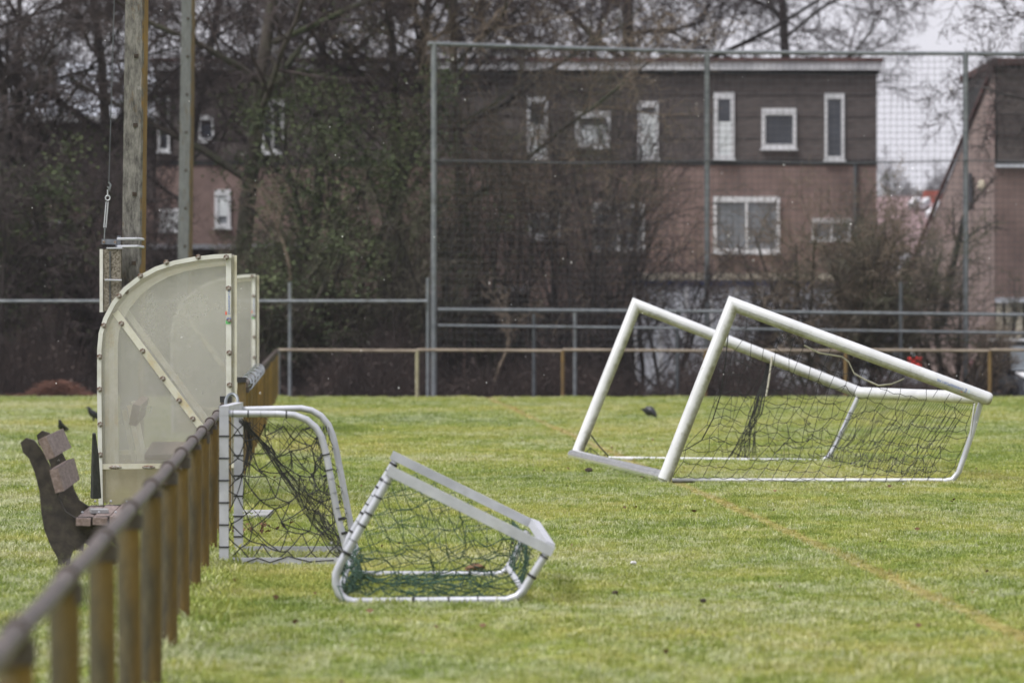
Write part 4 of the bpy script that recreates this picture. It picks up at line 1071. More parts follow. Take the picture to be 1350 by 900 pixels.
SCL = 39.3/F                                             # metres per photo pixel at the shelter end
def sl(u, v): return ((u-130)*SCL, (671-v)*SCL)          # shelter end-panel coordinates: x from the back, z up
ARC = [sl(*q) for q in ((131,671),(130,600),(129,520),(129,462),(131,440),(137,419),(148,398),(163,380),(182,365),(204,353),(228,345),(254,340),(280,337),(303,336))]
XF = sl(312, 0)[0]
def shelter():
    t = thing('team_shelter', 'clear curved team shelter with white frame nearest the camera', 'shelter', P(130, 671, 39.3), 0, 'team shelters behind the rail')
    t.location.z = 0; t.rotation_euler = (0, 0, math.atan2(0.0564, 1))
    L = 3.9
    def bar(name, pts, w, dep, y, mat, parent=t):
        """flat bar along pts (x,z) of face width w, depth dep, front face at y"""
        mb = MB(); P2 = [Vector((p[0], 0, p[1])) for p in pts]; n = len(P2)
        for i in range(n):
            a = P2[max(i-1, 0)]; b = P2[min(i+1, n-1)]; tg = (b-a).normalized(); nr = Vector((-tg.z, 0, tg.x))
            for q in (P2[i]+nr*w/2, P2[i]-nr*w/2):
                mb.v.append((q.x, y, q.z)); mb.v.append((q.x, y+dep, q.z))
        for i in range(n-1):
            o = i*4
            mb.f += [(o, o+2, o+6, o+4), (o+1, o+5, o+7, o+3), (o, o+4, o+5, o+1), (o+2, o+3, o+7, o+6)]
        mb.f += [(0, 1, 3, 2), (n*4-4, n*4-2, n*4-1, n*4-3)]
        return mb.build(name, M[mat], parent, world=False)
    def end(y, detail):
        outline = [Vector((x, y, z)) for x, z in ARC] + [Vector((XF-0.02, y, ARC[-1][1])), Vector((XF-0.02, y, 0.04))]
        zsp = sl(0, 616)[1]
        up = [p for p in outline if p.z >= zsp]; xl = ARC[1][0]
        upper = [Vector((xl, y, zsp))] + up + [Vector((XF-0.02, y, zsp))]
        MB().extrude(upper, (0, 0.006, 0)).build('end_panel', M['poly'], t, world=False)
        MB().extrude([Vector((ARC[0][0], y, 0.0)), Vector((xl, y, zsp-0.003)), Vector((XF-0.02, y, zsp-0.003)), Vector((XF-0.02, y, 0.0))], (0, 0.006, 0)).build('lower_panel', M['poly_low'], t, world=False)
        inner = [(x+0.012, z-0.012 if z > 1.5 else z) for x, z in ARC]
        bar('edge_strip', inner, 0.034, 0.030, y-0.034, 'shelter_edge')
        bar('edge_post', [sl(301, 338), sl(301.5, 671)], 0.042, 0.012, y-0.016, 'shelter_edge')
        bar('brace', [sl(152, 412), sl(272, 574)], 0.055, 0.012, y-0.016, 'shelter_white')
        bar('cross_bar', [sl(135, 615.5), sl(309, 614)], 0.042, 0.012, y-0.030, 'shelter_white')
        if detail:
            bm = None
            for u, v in ((157,391),(166,385),(185,364.5),(219,346.5),(261,339.5),(298,340),(137,430),(131.5,471),(131.5,514),(132.5,560),(132.5,600),(301,381),(301.5,423.5),(302,466),(302.5,508.5),(160,427.5),(188,463.5),(214.5,500),(236,529),(254,553)):
                x, z = sl(u, v)
                if bm is None: o = MB().ball((0, 0, 0), 0.016, 8, 4, (1, 0.7, 1)).tube([(0, 0.012, 0), (0, 0.0, 0)], 0.024, 8).build('bolt', M['rust'], t, smooth=True, world=False); bm = o.data
                else: o = link('bolt', bm, t)
                o.location = (x, y-0.038 if u < 160 or v < 365 else y-0.018, z)
            for u in (152, 196):
                x, z = sl(u, 616.5); mb = MB(); mb.ball((x, y-0.032, z), 0.055, 10, 5, (1, 0.14, 0.30)); mb.build('foot_plate', M['rust'], t, smooth=True, world=False)
    end(0.0, True); end(L, False)
    # ribs
    for k, y in enumerate((0.02, 1.3, 2.6, L-0.05)):
        rib = [(x+0.035+0.004*k, z-(0.035 if z > 1.5 else 0)) for x, z in ARC]
        bar('rib', rib, 0.038, 0.045, y, 'shelter_white')
    for y in (0.0, L-0.06):
        MB().box((sl(304.5, 0)[0], y, 0), (XF, y+0.055, ARC[-1][1]-0.008)).build('front_post', M['shelter_white'], t, world=False)
    MB().box((sl(303, 0)[0], 0.056, ARC[-1][1]-0.055), (XF, L-0.062, ARC[-1][1]-0.008)).build('front_beam', M['shelter_white'], t, world=False)
    # curved back and roof sheet
    mb = MB(); n = len(ARC)
    for x, z in ARC:
        mb.v += [(x-0.004, 0.0, z+0.004), (x-0.004, L, z+0.004)]
    for i in range(n-1): mb.f.append((2*i, 2*i+2, 2*i+3, 2*i+1))
    mb.build('roof_panel', M['poly'], t, smooth=True, world=False)
    # bench inside
    for k, y in enumerate((0.10, 2.0, L-0.15)):
        mb = MB()
        a, b, c = sl(163, 541), sl(177, 612), sl(214, 606)
        mb.tube([(a[0], y, a[1]), (b[0], y, b[1]), (b[0], y, 0.0)], 0.028, 4, square=True)
        mb.tube([(b[0], y+0.0, c[1]-0.03), (c[0]+0.16, y, c[1]-0.03), (c[0]+0.16, y, 0)], 0.024, 4, square=True)
        mb.build('bench_bracket', M['shelter_white'], t, world=False)
    x, z = sl(171, 548); rot = Matrix.Rotation(R(12), 3, 'Y')
    MB().box((-0.025, 0.06, -0.085), (0.04, L-0.1, 0.085), rot, (x+0.03, 0, z)).build('bench_backrest', M['plank_in'], t, world=False)
    x, z = sl(190, 604); MB().box((x, 0.05, z-0.02), (x+0.38, L-0.1, z+0.025)).build('bench_seat', M['plank_in'], t, world=False)
    # maker's name running up the edge post
    vs, fs = text_mesh('DWANSPORT.NL', 0.034)
    x0, z0 = sl(303.2, 419)[0], sl(0, 415)[1]
    mb = MB(); mb.v = [(x0-v.y*0.75-0.0, -0.0185, z0+v.x*0.80) for v in vs]; mb.f = fs; mb.build('lettering', M['blue_print'], t, world=False)
    vs, fs = text_mesh('E', 0.05); mb = MB(); mb.v = [(x0-v.y*0.85+0.003, -0.0188, z0-0.045+v.x) for v in vs]; mb.f = fs; mb.build('emblem', M['blue_print'], t, world=False)
    MB().box((x0-0.030, -0.0186, z0+0.0), (x0-0.012, -0.0174, z0+0.022)).build('emblem', M['red_print'], t, world=False) if False else None
    MB().box((x0-0.040, -0.0184, z0-0.004), (x0-0.027, -0.0174, z0+0.022)).build('emblem', M['red_print'], t, world=False)
    MB().box((x0-0.036, -0.0184, z0-0.078), (x0+0.002, -0.0174, z0-0.05)).build('emblem', M['green_print'], t, world=False)
    return t
sh1 = shelter()
p2 = P(0, 0, 62.0)
copy_thing(sh1, (XR(62.0)-0.02-(XF), 62.0, 0), None, 'clear curved team shelter with white frame, the farther of the two')

tag(MB().tube([P(124, 571, 38.9), P(125.5, 600, 38.95), P(126.5, 656, 39.0)], [0.014, 0.03, 0.045], 7).build('furled_cloth', M['black_cap'], smooth=True), 'thin dark furled cloth hanging at the back of the nearer shelter', 'cloth')

# ------------------------------------------------------------------ bench outside
def bench():
    d = 30.3; s = d/F
    org = P(27, 0, d); t = thing('park_bench', 'old dark bench with faded slats left of the rail', 'bench', (org.x, d, 0), math.atan2(0.0405, 1))
    def bl(u, v): return ((u-27)*s, (750-v)*s)
    prof = [bl(*q) for q in ((27,585),(34,579),(44,582),(52,592),(60,606),(68,622),(74,640),(78,660),(86,676),(98,684),(150,682),(161,690),(161,704),(150,712),(140,716),(146,735),(160,752),(148,752),(128,728),(112,718),(98,722),(92,738),(90,754),(76,754),(76,738),(66,720),(58,700),(54,676),(52,650),(46,626),(38,606),(30,598))]
    Lb = 1.85
    for y in (0.0, Lb-0.09):
        MB().extrude([Vector((x, y, z)) for x, z in prof], (0, 0.09, 0)).build('side_support', M['dark_wood'], t, world=False)
    def slat(u0, v0, u1, v1, thick, y0=-0.10, y1=Lb+0.10, name='slat'):
        a, b = bl(u0, v0), bl(u1, v1); tg = Vector((b[0]-a[0], 0, b[1]-a[1])); nr = Vector((tg.z, 0, -tg.x)).normalized()*thick
        pts = [Vector((a[0], y0, a[1])), Vector((b[0], y0, b[1])), Vector((b[0], y0, b[1]))+nr, Vector((a[0], y0, a[1]))+nr]
        return MB().extrude(pts, (0, y1-y0, 0)).build(name, M['slat'], t, world=False)
    slat(63, 608, 51, 581, 0.055, name='backrest_slat'); slat(74, 651, 66, 621, 0.055, name='backrest_slat')
    for k in range(3):
        u = 101 + k*22; slat(u+19, 684.5-k, u, 684-k, -0.045, name='seat_slat')
    st = MB()
    for y in (0.04, Lb-0.05):
        for u in (108, 130, 152):
            x, z = bl(u, 676.5); st.ball((x, y, z-0.004), 0.008, 6, 4)
    st.build('bolt', M['alu_matt'], t, world=False)
    # frosty folded things left lying on the seat
    return t
bench()
tag(MB().box((-0.055, -0.09, 0), (0.055, 0.16, 0.022), Matrix.Rotation(R(8), 3, 'Z'), P(131, 675.5, 30.9)).build('folded_cloth', M['slab']), 'small pale folded cloth lying on the bench seat', 'cloth')

# ------------------------------------------------------------------ nets for goals
def net_patch(tw, c00, c10, c01, c11, nu, nv, rng, bulge=(0, 0, 0), jit=0.02, r=0.0035, bunch=0.0, drop=0.0, diag=False, wave=0.0):
    """Net grid between four corners; c00-c10 is the upper edge, c01-c11 the lower; cords follow rows and columns."""
    bv = Vector(bulge); g = {}
    off = [rng.gauss(0, 1) for _ in range(nu+1)]
    for i in range(nu+1):
        for j in range(nv+1):
            a, b = i/nu, j/nv
            b2 = b + bunch*(b*b-b)
            p = c00.lerp(c10, a).lerp(c01.lerp(c11, a), b2)
            k = math.sin(b*math.pi)
            p = p + bv*k*(0.6+0.4*math.sin(a*math.pi))
            e = 0.0 if (j in (0,)) else 1.0
            ax = (c10-c00).normalized()
            p = p + Vector((rng.gauss(0, jit), rng.gauss(0, jit*0.6), rng.gauss(0, jit)))*e*(0.4+k) + ax*off[i]*jit*0.8*k
            if wave: p = p + Vector((0, 0, -wave*abs(math.sin(a*nu*math.pi/2))*k))
            g[i, j] = p
    for i in range(nu+1):
        col = [tuple(g[i, j]) for j in range(nv+1)]
        for j in range(nv):
            if rng.random() >= drop: tw.add([col[j], col[j+1]], [r, r], 3)
    for j in range(1, nv+1):
        for i in range(nu):
            if rng.random() < drop: continue
            p, q = g[i, j], g[i+1, j]; m = (p+q)/2 - Vector((0, 0, 0.14*(q-p).length))
            tw.add([tuple(p), tuple(m), tuple(q)], [r]*3, 3)
    return g
def diag_patch(tw, c00, c10, c01, c11, nu, nv, rng, bulge=(0, 0, 0), jit=0.015, r=0.003):
    """Diamond mesh between four corners."""
    bv = Vector(bulge); g = {}
    for i in range(2*nu+1):
        for j in range(2*nv+1):
            if (i+j) % 2: continue
            a, b = i/(2*nu), j/(2*nv)
            p = c00.lerp(c10, a).lerp(c01.lerp(c11, a), b); k = math.sin(a*math.pi)*math.sin(b*math.pi)
            g[i, j] = p + bv*k + Vector((rng.gauss(0, jit), rng.gauss(0, jit*0.5), rng.gauss(0, jit)))*min(1, k*2.5)
    for (i, j), p in g.items():
        for di in (1, -1):
            q = g.get((i+di, j+1))
            if q is not None:
                m = (p+q)/2 - Vector((0, 0, 0.05*(q-p).length)); tw.add([tuple(p), tuple(m), tuple(q)], [r]*3, 3)
def cord(mb_tw, pts, r): mb_tw.add([tuple(p) for p in pts], [r]*len(pts), 4)
def ties(mb, a, b, n, rad, rng):
    """dark ties wound round a tube"""
    dr = (b-a).normalized()
    for k in range(n):
        c = a.lerp(b, (k+0.5+rng.uniform(-0.2, 0.2))/n); sk = dr*rng.uniform(-0.006, 0.006)
        mb.tube([c-dr*0.003+sk, c+dr*0.003-sk], rad, 10, cap=True)

# ------------------------------------------------------------------ the big tipped goal
def big_goal():
    n, f = 45.0, 51.9
    C, D, E = P(877, 629, n), P(966, 401, n), P(1301, 525, n)
    B, A, Fp = P(760, 600, f), P(838.5, 402, f), P(1133, 517.5, f)
    C.z = max(C.z, 0.055); B.z = max(B.z, 0.055)
    g = thing('football_goal', 'big white football goal tipped over onto its back with torn black net', 'goal', (P(1000, 0, 48).x, 48.0, 0))
    r = 0.062
    MB().tube([C + (C-D).normalized()*0.02, D], r, 20, up=(0,1,0)).build('side_bar', M['white_tube'], g, smooth=True) if False else None
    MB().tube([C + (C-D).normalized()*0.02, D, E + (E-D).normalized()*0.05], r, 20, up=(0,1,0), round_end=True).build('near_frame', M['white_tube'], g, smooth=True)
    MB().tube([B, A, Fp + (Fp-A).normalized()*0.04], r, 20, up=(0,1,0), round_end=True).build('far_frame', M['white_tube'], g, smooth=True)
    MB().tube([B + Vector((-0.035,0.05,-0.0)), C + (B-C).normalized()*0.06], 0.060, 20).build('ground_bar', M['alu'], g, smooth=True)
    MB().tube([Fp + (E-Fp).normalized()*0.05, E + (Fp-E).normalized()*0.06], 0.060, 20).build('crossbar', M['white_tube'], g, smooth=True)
    # mitre seams and grooves
    for p0, p1, nm in ((D, E, 0), (A, Fp, 1)):
        dv = (p1-p0).normalized(); o = Vector((0, -0.0615, -0.012))
        MB().tube([p0+dv*0.06+o, p1-dv*0.06+o], 0.0028, 4).build('net_groove', M['alu_matt'], g)
    # net stays: from the crossbar ends down to the ground and along to the ground bar
    st = lambda pts: MB().tube(pts, 0.026, 12).build('net_stay', M['alu_matt'], g, smooth=True)
    st([P(1293, 531, n+0.1), P(1283, 566, n+0.1), P(1271, 602, n+0.1), P(1264, 622, n+0.1), P(1256, 632, n+0.1), P(1243, 634.5, n+0.1)])
    st([P(1132, 522, f-0.1), P(1116, 556, f-0.1), P(1101, 588, f-0.1), P(1093, 601, f-0.1), P(1085, 607.5, f-0.1), P(1072, 608.5, f-0.1)])
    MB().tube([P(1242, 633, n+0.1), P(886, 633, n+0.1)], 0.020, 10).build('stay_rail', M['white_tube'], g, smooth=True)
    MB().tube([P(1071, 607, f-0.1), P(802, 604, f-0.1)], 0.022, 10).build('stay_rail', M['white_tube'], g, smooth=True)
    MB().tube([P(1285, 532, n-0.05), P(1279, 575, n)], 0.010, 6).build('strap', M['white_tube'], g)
    # net
    rng = random.Random(8); tw = Twigs(); rc = 0.0032
    net_patch(tw, P(985, 420, n+0.2), P(1284, 530, n+0.2), P(888, 628, n+0.0), P(1240, 636, n+0.05), 19, 10, rng, (0.02, 0.25, -0.12), 0.022, rc, drop=0.05)
    # crossbar net hanging to the ground at the back, belly sagging
    net_patch(tw, P(1280, 534, n+0.15), P(1136, 522, f-0.1), P(1225, 637, n+0.3), P(1085, 610, f-0.2), 46, 6, rng, (-0.16, 0, -0.16), 0.014, rc*0.85, bunch=-0.25, wave=0.02)
    # far side net, half fallen
    net_patch(tw, P(955, 452, f), P(1122, 516, f), P(955, 609, f), P(1080, 609, f), 12, 9, rng, (-0.15, -0.2, -0.06), 0.03, rc, drop=0.16)
    # bunched far net
    for k in range(15):
        t = k/14; a = P(1016+rng.uniform(-4, 4), 478+rng.uniform(-4, 4), f); b = P(996+rng.uniform(-10, 10), 545, f-0.1); c = P(955+t*42, 609, f-0.1)
        cord(tw, [a, a.lerp(b, 0.5), b, b.lerp(c, 0.5)+Vector((rng.gauss(0, 0.03), 0, 0)), c], 0.004)
    # torn free edge on the open side
    edge = [P(*q, n+0.1) for q in ((960, 440), (956, 480), (950, 520), (940, 552), (925, 580), (905, 592), (884, 602))]
    cord(tw, edge, 0.0055)
    for k in range(4):
        e = edge[k+1]; cord(tw, [e, e+Vector((0.12, 0.05, 0.03)), e+Vector((0.26, 0.08, -0.04))], rc)
    cord(tw, [P(966, 425, n+0.05), P(980, 434, n+0.1), P(998, 425, n+0.1), P(992, 416, n+0.05)], rc)
    # rags at the far lower corner
    for pts in (((779, 573), (790, 588), (803, 602), (815, 607)), ((778, 576), (772, 585), (778, 590), (772, 598)), ((778, 590), (790, 600), (800, 607)), ((772, 598), (780, 603), (778, 590))):
        cord(tw, [P(*q, f-0.05) for q in pts], 0.007 if pts[0] == (779, 573) else 0.004)
    raw('net', tw.v, tw.f, M['net_black'], g)['kind'] = 'stuff'
    tw = Twigs()
    cord(tw, [P(*q, n+0.05) for q in ((1060, 455), (1080, 465), (1110, 470), (1119, 477), (1126, 492), (1140, 500), (1158, 508), (1175, 506), (1192, 499))], 0.008)
    cord(tw, [P(*q, f-0.1) for q in ((1018, 470), (1013, 505), (1010, 522))], 0.009)
    raw('loose_cord', tw.v, tw.f, M['net_pale'], g)
    # maker's name, upside down near the corner, wrapped on the tube
    dv = (E-D).normalized(); side = Vector((0, 1, 0)).cross(dv).normalized()
    if side.z < 0: side = -side
    def wrap(txt, size, start, offy, mat, nm='lettering'):
        vs, fs = text_mesh(txt, size); mb = MB()
        for v in vs:
            s = start - v.x; ang = -(v.y+offy)/r
            mb.v.append(tuple(D + dv*s + Vector((0,-1,0))*(r+0.002)*math.cos(ang) + side*(r+0.002)*math.sin(ang)))
        mb.f = fs; mb.build(nm, M[mat], g)
    Ltot = (E-D).length
    wrap('E', 0.052, Ltot-0.20, -0.016, 'blue_print', 'emblem'); wrap('DWANSPORT.NL', 0.034, Ltot-0.236, -0.012, 'blue_print')
    wrap('-', 0.06, Ltot-0.235, 0.012, 'red_print', 'emblem'); wrap('I', 0.05, Ltot-0.175, -0.016, 'cyan_print', 'emblem')
big_goal()

# ------------------------------------------------------------------ small goals
def small_goal_standing():
    n, f = 30.6, 32.05
    g = thing('small_goal', 'small standing grey goal with black net against the pitch rail', 'goal', (P(375, 0, 31.3).x, 31.3, 0), group='small goals beside the rail')
    r = 0.041
    sq = dict(n=4, square=True, up=(0, 1, 0))
    for (u, vt, vb, d) in ((295.5, 545, 745, n), (314.5, 540, 730, f)):
        a = P(u, vb, d); a.z = 0; MB().tube([a, P(u, vt, d)], r, **sq).build('post', M['alu_matt'], g)
    a, b = P(295.5, 541, n), P(314.5, 536, f); MB().tube([a+Vector((0,-0.03,0)), b+Vector((0,0.03,0))], r, 4, square=True, up=(0,0,1)).build('crossbar', M['alu_matt'], g)
    near = [P(*q, n) for q in ((299,545),(369,545.5),(388,547),(404,553),(416,563),(424,576),(428.5,592),(432,608),(444,674),(456,722),(462,741))]
    far = [P(*q, f) for q in ((318,540),(397,538),(411,541),(423,548),(433,560),(439,575),(443,592),(453,643),(462,690),(467,716),(470,728))]
    for pts in (near, far): MB().tube(pts, 0.0215, 12).build('net_arch', M['alu_matt'], g, smooth=True)
    for v, d, u0, u1 in ((746.5, n, 296, 464), (728, f, 315, 471)):
        a, b = P(u0, v, d), P(u1, v, d); a.z = b.z = 0.028; MB().tube([a, b], 0.028, 4, square=True, up=(0,0,1)).build('ground_bar', M['alu_matt'], g)
    a, b = near[-1].copy(), far[-1].copy(); a.z = b.z = 0.03; MB().tube([a, b], 0.022, 10).build('ground_bar', M['alu_matt'], g, smooth=True)
    rng = random.Random(31); tw = Twigs(); rc = 0.0044
    # near side, far side, sloping back
    diag_patch(tw, P(299, 552, n), P(424, 568, n), P(300, 738, n), P(456, 740, n), 5, 6, rng, (0.0, 0.08, 0.0), 0.035, rc)
    diag_patch(tw, P(318, 545, f), P(432, 558, f), P(318, 722, f), P(466, 722, f), 4, 5, rng, (0, -0.1, 0), 0.03, rc*0.55)
    diag_patch(tw, near[4], far[4], near[-1], far[-1], 5, 6, rng, (-0.12, 0, -0.08), 0.02, rc*0.6)
    # the bunched roof net sagging in a diagonal rope of cords
    for k in range(26):
        t = k/25; o = rng.uniform(-4, 4)
        pts = [P(317+rng.uniform(-3, 6), 553+rng.uniform(-2, 4), n+0.7*t), P(350+o, 590+rng.uniform(-3, 3), n+0.2+0.8*t), P(385+o*2, 636+rng.uniform(-5, 5), n+0.2+0.9*t), P(418+o*3+t*8, 690+rng.uniform(-6, 6), n+0.2+1.1*t), P(446+t*14, 735-10*t, n+0.1+1.3*t)]
        cord(tw, pts, 0.0015)
    diag_patch(tw, P(330, 556, n+0.5), near[4], P(440, 722, n+0.5), near[8], 7, 9, rng, (-0.03, 0.1, -0.03), 0.02, 0.0020)
    # heavy hem cords and the frayed drape at the back post
    cord(tw, [P(*q, n-0.02) for q in ((303,742),(308,738),(320,742),(340,735),(356,741),(380,733),(408,740),(440,738))], 0.0042)
    for k in range(7):
        u = 320+k*1.6; cord(tw, [P(u, 556, f-0.2), P(u+6-k*0.5, 590+rng.uniform(-5, 5), f-0.2), P(u-2+rng.uniform(-2, 5), 630+rng.uniform(-20, 30), f-0.2)], 0.003)
    raw('net', tw.v, tw.f, M['net_black'], g)['kind'] = 'stuff'
    tb = MB()
    ties(tb, near[0], near[2], 5, 0.026, rng); ties(tb, near[6], near[-1], 9, 0.026, rng); ties(tb, far[1], far[-1], 10, 0.026, rng)
    a, b = P(295.5, 560, n), P(295.5, 735, n)
    for k in range(6): c = a.lerp(b, (k+0.5)/6); tb.box((-0.032, -0.032, -0.005), (0.032, 0.032, 0.005), None, c)
    a, b = P(314.5, 560, f), P(314.5, 720, f)
    for k in range(6): c = a.lerp(b, (k+0.5)/6); tb.box((-0.032, -0.032, -0.005), (0.032, 0.032, 0.005), None, c)
    tb.build('net_ties', M['net_black'], g)
small_goal_standing()

def small_goal_tipped():
    n, f = 26.5, 29.1
    g = thing('small_goal', 'small grey goal tipped onto its back with dark green net', 'goal', (P(585, 0, 27.8).x, 27.8, 0), group='small goals beside the rail')
    near = [P(*q, n) for q in ((515,626),(449,742),(443,756),(443,770),(447,782),(455,790),(466,793),(668,791),(682,786),(690,778),(696,768),(722,726))]
    far = [P(*q, f) for q in ((522,606),(462,706),(457,718),(456,730),(460,742),(468,752),(480,757),(655,757.5),(664,755),(670,748),(675,740),(696,700))]
    for pts in (near, far): MB().tube(pts, 0.0225, 12).build('net_arch', M['alu_matt'], g, smooth=True)
    ax = Vector((0, 1, 0))
    dn = (P(727, 724, n)-P(513, 613, n)).normalized()
    MB().tube([P(511, 619, n), P(729, 727, n)], 0.039, 4, square=True, up=(0, 1, 0)).build('post', M['alu_matt'], g)
    MB().tube([P(516, 599, f), P(705, 692, f)], 0.036, 4, square=True, up=(0, 1, 0)).build('post', M['alu_matt'], g)
    MB().tube([P(724, 721, n+0.06), P(704, 690, f-0.05)], 0.036, 4, square=True, up=(0.4, 0, 1)).build('crossbar', M['alu_matt'], g)
    MB().tube([near[9], far[9]], 0.018, 10).build('link_bar', M['alu_matt'], g, smooth=True)
    MB().tube([near[4], far[4]], 0.018, 10).build('link_bar', M['alu_matt'], g, smooth=True)
    rng = random.Random(44); tw = Twigs(); rc = 0.0032
    diag_patch(tw, P(523, 624, n+0.05), P(708, 722, n+0.05), P(450, 785, n+0.05), P(684, 788, n+0.05), 7, 6, rng, (0.0, 0.25, -0.10), 0.03, rc)
    diag_patch(tw, P(525, 612, f-0.05), P(694, 697, f-0.05), P(460, 745, f-0.05), P(668, 755, f-0.05), 7, 6, rng, (0, -0.15, -0.08), 0.03, rc*0.8)
    # back: the net lying along the ground between the two arches
    diag_patch(tw, far[6], far[7], near[6], near[7], 7, 8, rng, (0, 0, 0.04), 0.02, rc*0.8)
    diag_patch(tw, far[10]+Vector((0, 0, 0.25)), near[10]+Vector((0, 0, 0.25)), far[9], near[9], 12, 3, rng, (0.04, 0, 0), 0.01, rc)
    diag_patch(tw, far[1], near[1], far[5], near[5], 12, 4, rng, (0.06, 0, 0), 0.03, rc)
    # bunched, tangled heap in the lower left bend and along the ground bar
    for k in range(34):
        a = P(445+rng.uniform(0, 40)**1.05, 745+rng.uniform(0, 45), n+rng.uniform(0, 1.0)); pts = [a]
        for _ in range(4): pts.append(pts[-1]+Vector((rng.gauss(0.012, 0.035), rng.gauss(0, 0.05), rng.gauss(-0.004, 0.03))))
        for p in pts: p.z = max(p.z, 0.02)
        cord(tw, pts, 0.0035)
    for k in range(13):
        y = n+rng.uniform(0.05, 1.6); u0 = 452+rng.uniform(0, 80)
        pts = []
        for q in range(7):
            p = P(u0+q*rng.uniform(18, 26), 786-(y-n)*14-abs(rng.gauss(0, 8)), y); p.z = max(0.015, p.z); pts.append(p)
        cord(tw, pts, 0.0032)
    raw('net', tw.v, tw.f, M['net_green'], g)['kind'] = 'stuff'
    tb = MB(); ties(tb, near[0], near[1], 6, 0.0265, rng); ties(tb, near[6], near[7], 9, 0.0262, rng); ties(tb, far[0], far[1], 9, 0.027, rng); ties(tb, far[6], far[7], 8, 0.026, rng); ties(tb, near[10], near[11], 2, 0.0265, rng)
    tb.build('net_ties', M['net_black'], g)
small_goal_tipped()

# ------------------------------------------------------------------ birds
def bird(label, u, v, size, face, peck=False):
    d = gd(v); q = P(u, v, d); t = thing('crow', label, 'crow', (q.x, d, 0), face, group='black birds on the grass')
    mb = MB(); s = size
    if peck: path = [(-0.55,0.50,0.03,0.04),(-0.40,0.52,0.09,0.13),(-0.22,0.52,0.24,0.27),(0.0,0.50,0.31,0.33),(0.2,0.45,0.27,0.29),(0.36,0.36,0.18,0.20),(0.46,0.25,0.14,0.16),(0.52,0.15,0.10,0.11),(0.545,0.08,0.035,0.035),(0.56,0.0,0.01,0.01)]
    else: path = [(-0.62,0.26,0.02,0.05),(-0.45,0.33,0.05,0.09),(-0.25,0.42,0.16,0.16),(-0.05,0.52,0.23,0.22),(0.12,0.62,0.21,0.21),(0.23,0.76,0.14,0.14),(0.27,0.88,0.12,0.12),(0.32,0.95,0.10,0.09),(0.42,0.95,0.035,0.035),(0.53,0.93,0.01,0.01)]
    n = 10; m = len(path)
    for i, (x, z, ry, rz) in enumerate(path):
        a = path[max(i-1, 0)]; b = path[min(i+1, m-1)]; tx, tz = b[0]-a[0], b[1]-a[1]; l = math.hypot(tx, tz); nx, nz = -tz/l, tx/l
        for k in range(n):
            an = 2*math.pi*k/n
            mb.v.append(((x+nx*rz*math.sin(an))*s, ry*math.cos(an)*s, (z+nz*rz*math.sin(an))*s))
    for i in range(m-1):
        for k in range(n): mb.f.append((i*n+k, i*n+(k+1) % n, (i+1)*n+(k+1) % n, (i+1)*n+k))
    mb.f.append(tuple(range(n))); mb.f.append(tuple((m-1)*n+k for k in reversed(range(n))))
    for sy in (-1, 1):
        mb.tube([(0.02*s, sy*0.09*s, 0.34*s), (0.0, sy*0.1*s, 0.15*s), (0.03*s, sy*0.1*s, 0.0)], [0.05*s, 0.022*s, 0.018*s], 6)
        for dx, dy in ((0.14, 0.0), (0.11, 0.07), (-0.08, 0)): mb.tube([(0.03*s, sy*0.1*s, 0.012*s), ((0.03+dx)*s, (sy*0.1+dy)*s, 0.008*s)], 0.012*s, 4)
    mb.build('body', M['feather'], t, smooth=True, world=False)
    for sy in (-1, 1):
        w = MB(); pts = [(0.16,0.62),(0.05,0.66),(-0.2,0.54),(-0.5,0.36),(-0.3,0.34),(0.0,0.42)] if not peck else [(0.26,0.5),(0.1,0.66),(-0.2,0.66),(-0.58,0.63),(-0.3,0.5),(0.05,0.4)]
        w.extrude([Vector((x*s, sy*(0.27 if peck else 0.215)*s, z*s)) for x, z in pts], (0, sy*0.03*s, 0)); w.build('wing', M['feather'], t, world=False)
bird('black crow pecking at the grass inside the big goal frame', 856, 551.5, 0.225, R(-40), peck=True)
bird('black crow standing upright beside the back of the nearer shelter', 123.5, 558, 0.235, R(200))
bird('black crow standing on grass just above the bench backrest', 82, 574, 0.20, R(245))

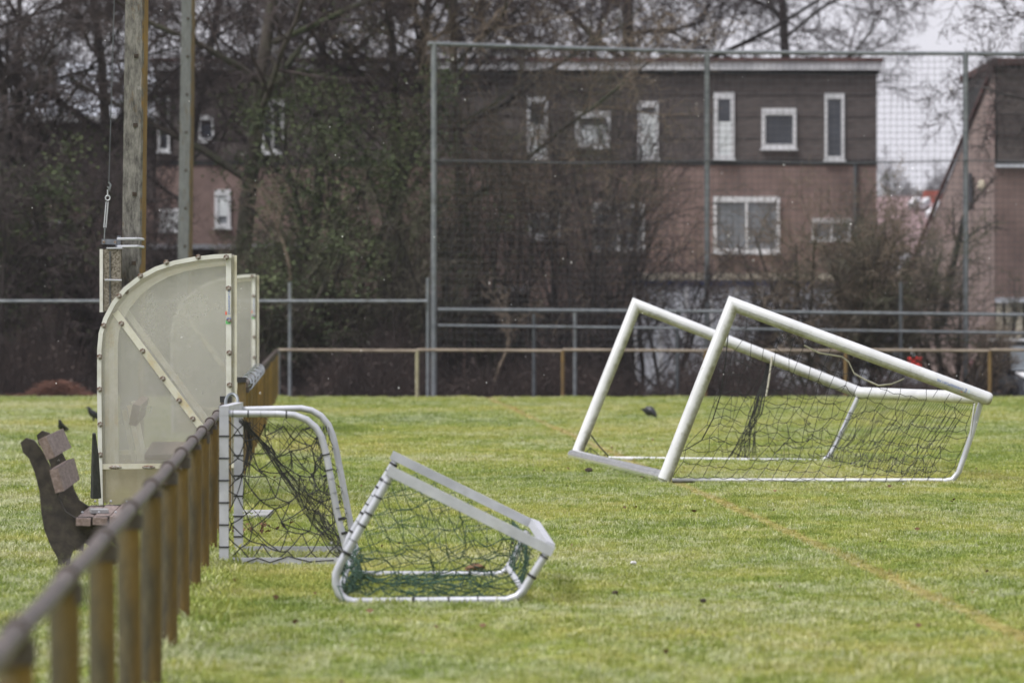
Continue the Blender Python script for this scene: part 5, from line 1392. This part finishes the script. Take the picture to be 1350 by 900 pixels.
# ------------------------------------------------------------------ small things on the grass
def litter():
    rng = random.Random(9); lf = Twigs()
    for k in range(80):
        d = rng.uniform(20, 60); u = rng.uniform(260, 1340)
        x = (u-UC)/F*d; lf.leaf((x, d, 0.035+rng.uniform(0, 0.012)), rng.uniform(0.010, 0.026), rng)
    for k in range(60):
        x = P(325, 0, 35).x + rng.gauss(0, 0.14); y = 35+rng.gauss(0, 0.5); lf.leaf((x, y, 0.03+rng.uniform(0, 0.03)), rng.uniform(0.015, 0.035), rng)
    tag(raw('fallen_leaves', lf.v, lf.f, M['leaf']), 'brown fallen leaves scattered over the grass', kind='stuff')
    for lab, u, v, s, mat, nm, cat in (('dark soil clod on the open grass, right of the tipped small goal', 811, 789, 0.015, 'clod', 'soil_clod', 'clod'),
                              ('dark soil clod on the grass, nearer the pale straw line', 927, 800, 0.014, 'clod', 'soil_clod', 'clod'),
                              ('scrap of white paper on the open grass', 835, 749, 0.016, 'litter', 'paper_scrap', 'litter'),
                              ('red-brown leaf lying inside the tipped small goal', 627, 757, 0.045, 'leaf', 'curled_leaf', 'leaf'),
                              ('dark clod on the grass below the aluminium ground bar', 776, 624, 0.03, 'clod', 'soil_clod', 'clod')):
        d = gd(v); q = P(u, v, d); mb = MB(); rg = random.Random(u)
        mb.ball((q.x, d, 0.035), s, 9, 6, (1.3, 1.0, 0.75))
        mb.v = [(x+rg.gauss(0, s*0.13), y+rg.gauss(0, s*0.13), z+rg.gauss(0, s*0.1)) for x, y, z in mb.v]
        tag(mb.build(nm, M[mat], smooth=True), lab, cat)
    q = P(335, 686, gd(681)); 
    tag(MB().box((q.x-0.16, gd(681)-0.5, -0.02), (q.x+0.13, gd(681)+0.5, 0.035)).build('paving_slab', M['slab']), 'pale concrete slab in the grass behind the standing small goal', 'slab')
litter()

def sleet():
    rng = random.Random(21); mb = MB()
    for k in range(520):
        d = rng.uniform(22, 80); u = rng.uniform(-60, 1410); v = rng.uniform(-40, 800)
        p = P(u, v, d)
        if p.z < 0.05: continue
        r = rng.uniform(0.0016, 0.0040); x, y, z = p; b = len(mb.v); e = r*rng.uniform(1.0, 1.6)
        mb.v += [(x-r, y, z), (x+r, y, z), (x, y-r, z), (x, y+r, z), (x, y, z-e), (x, y, z+e)]
        mb.f += [(b+i, b+j, b+k2) for i, j, k2 in ((0,2,5),(2,1,5),(1,3,5),(3,0,5),(2,0,4),(1,2,4),(3,1,4),(0,3,4))]
    tag(mb.build('falling_snow', M['snow'], smooth=True), 'sparse white sleet flakes falling over the field', kind='stuff')
sleet()

# ------------------------------------------------------------------ cold winter haze
def haze():
    m = bpy.data.materials.new('haze_air'); m.use_nodes = True; nt = m.node_tree
    for n in list(nt.nodes): nt.nodes.remove(n)
    out = nt.nodes.new('ShaderNodeOutputMaterial'); v = nt.nodes.new('ShaderNodeVolumePrincipled')
    v.inputs['Color'].default_value = (0.86, 0.87, 0.92, 1); v.inputs['Density'].default_value = 0.00018
    nt.links.new(v.outputs[0], out.inputs['Volume'])
    o = MB().box((-60, -12, -1.7), (60, 215, 24)).build('haze', m)
    tag(o, 'thin pale winter haze over the field', kind='stuff')
haze()
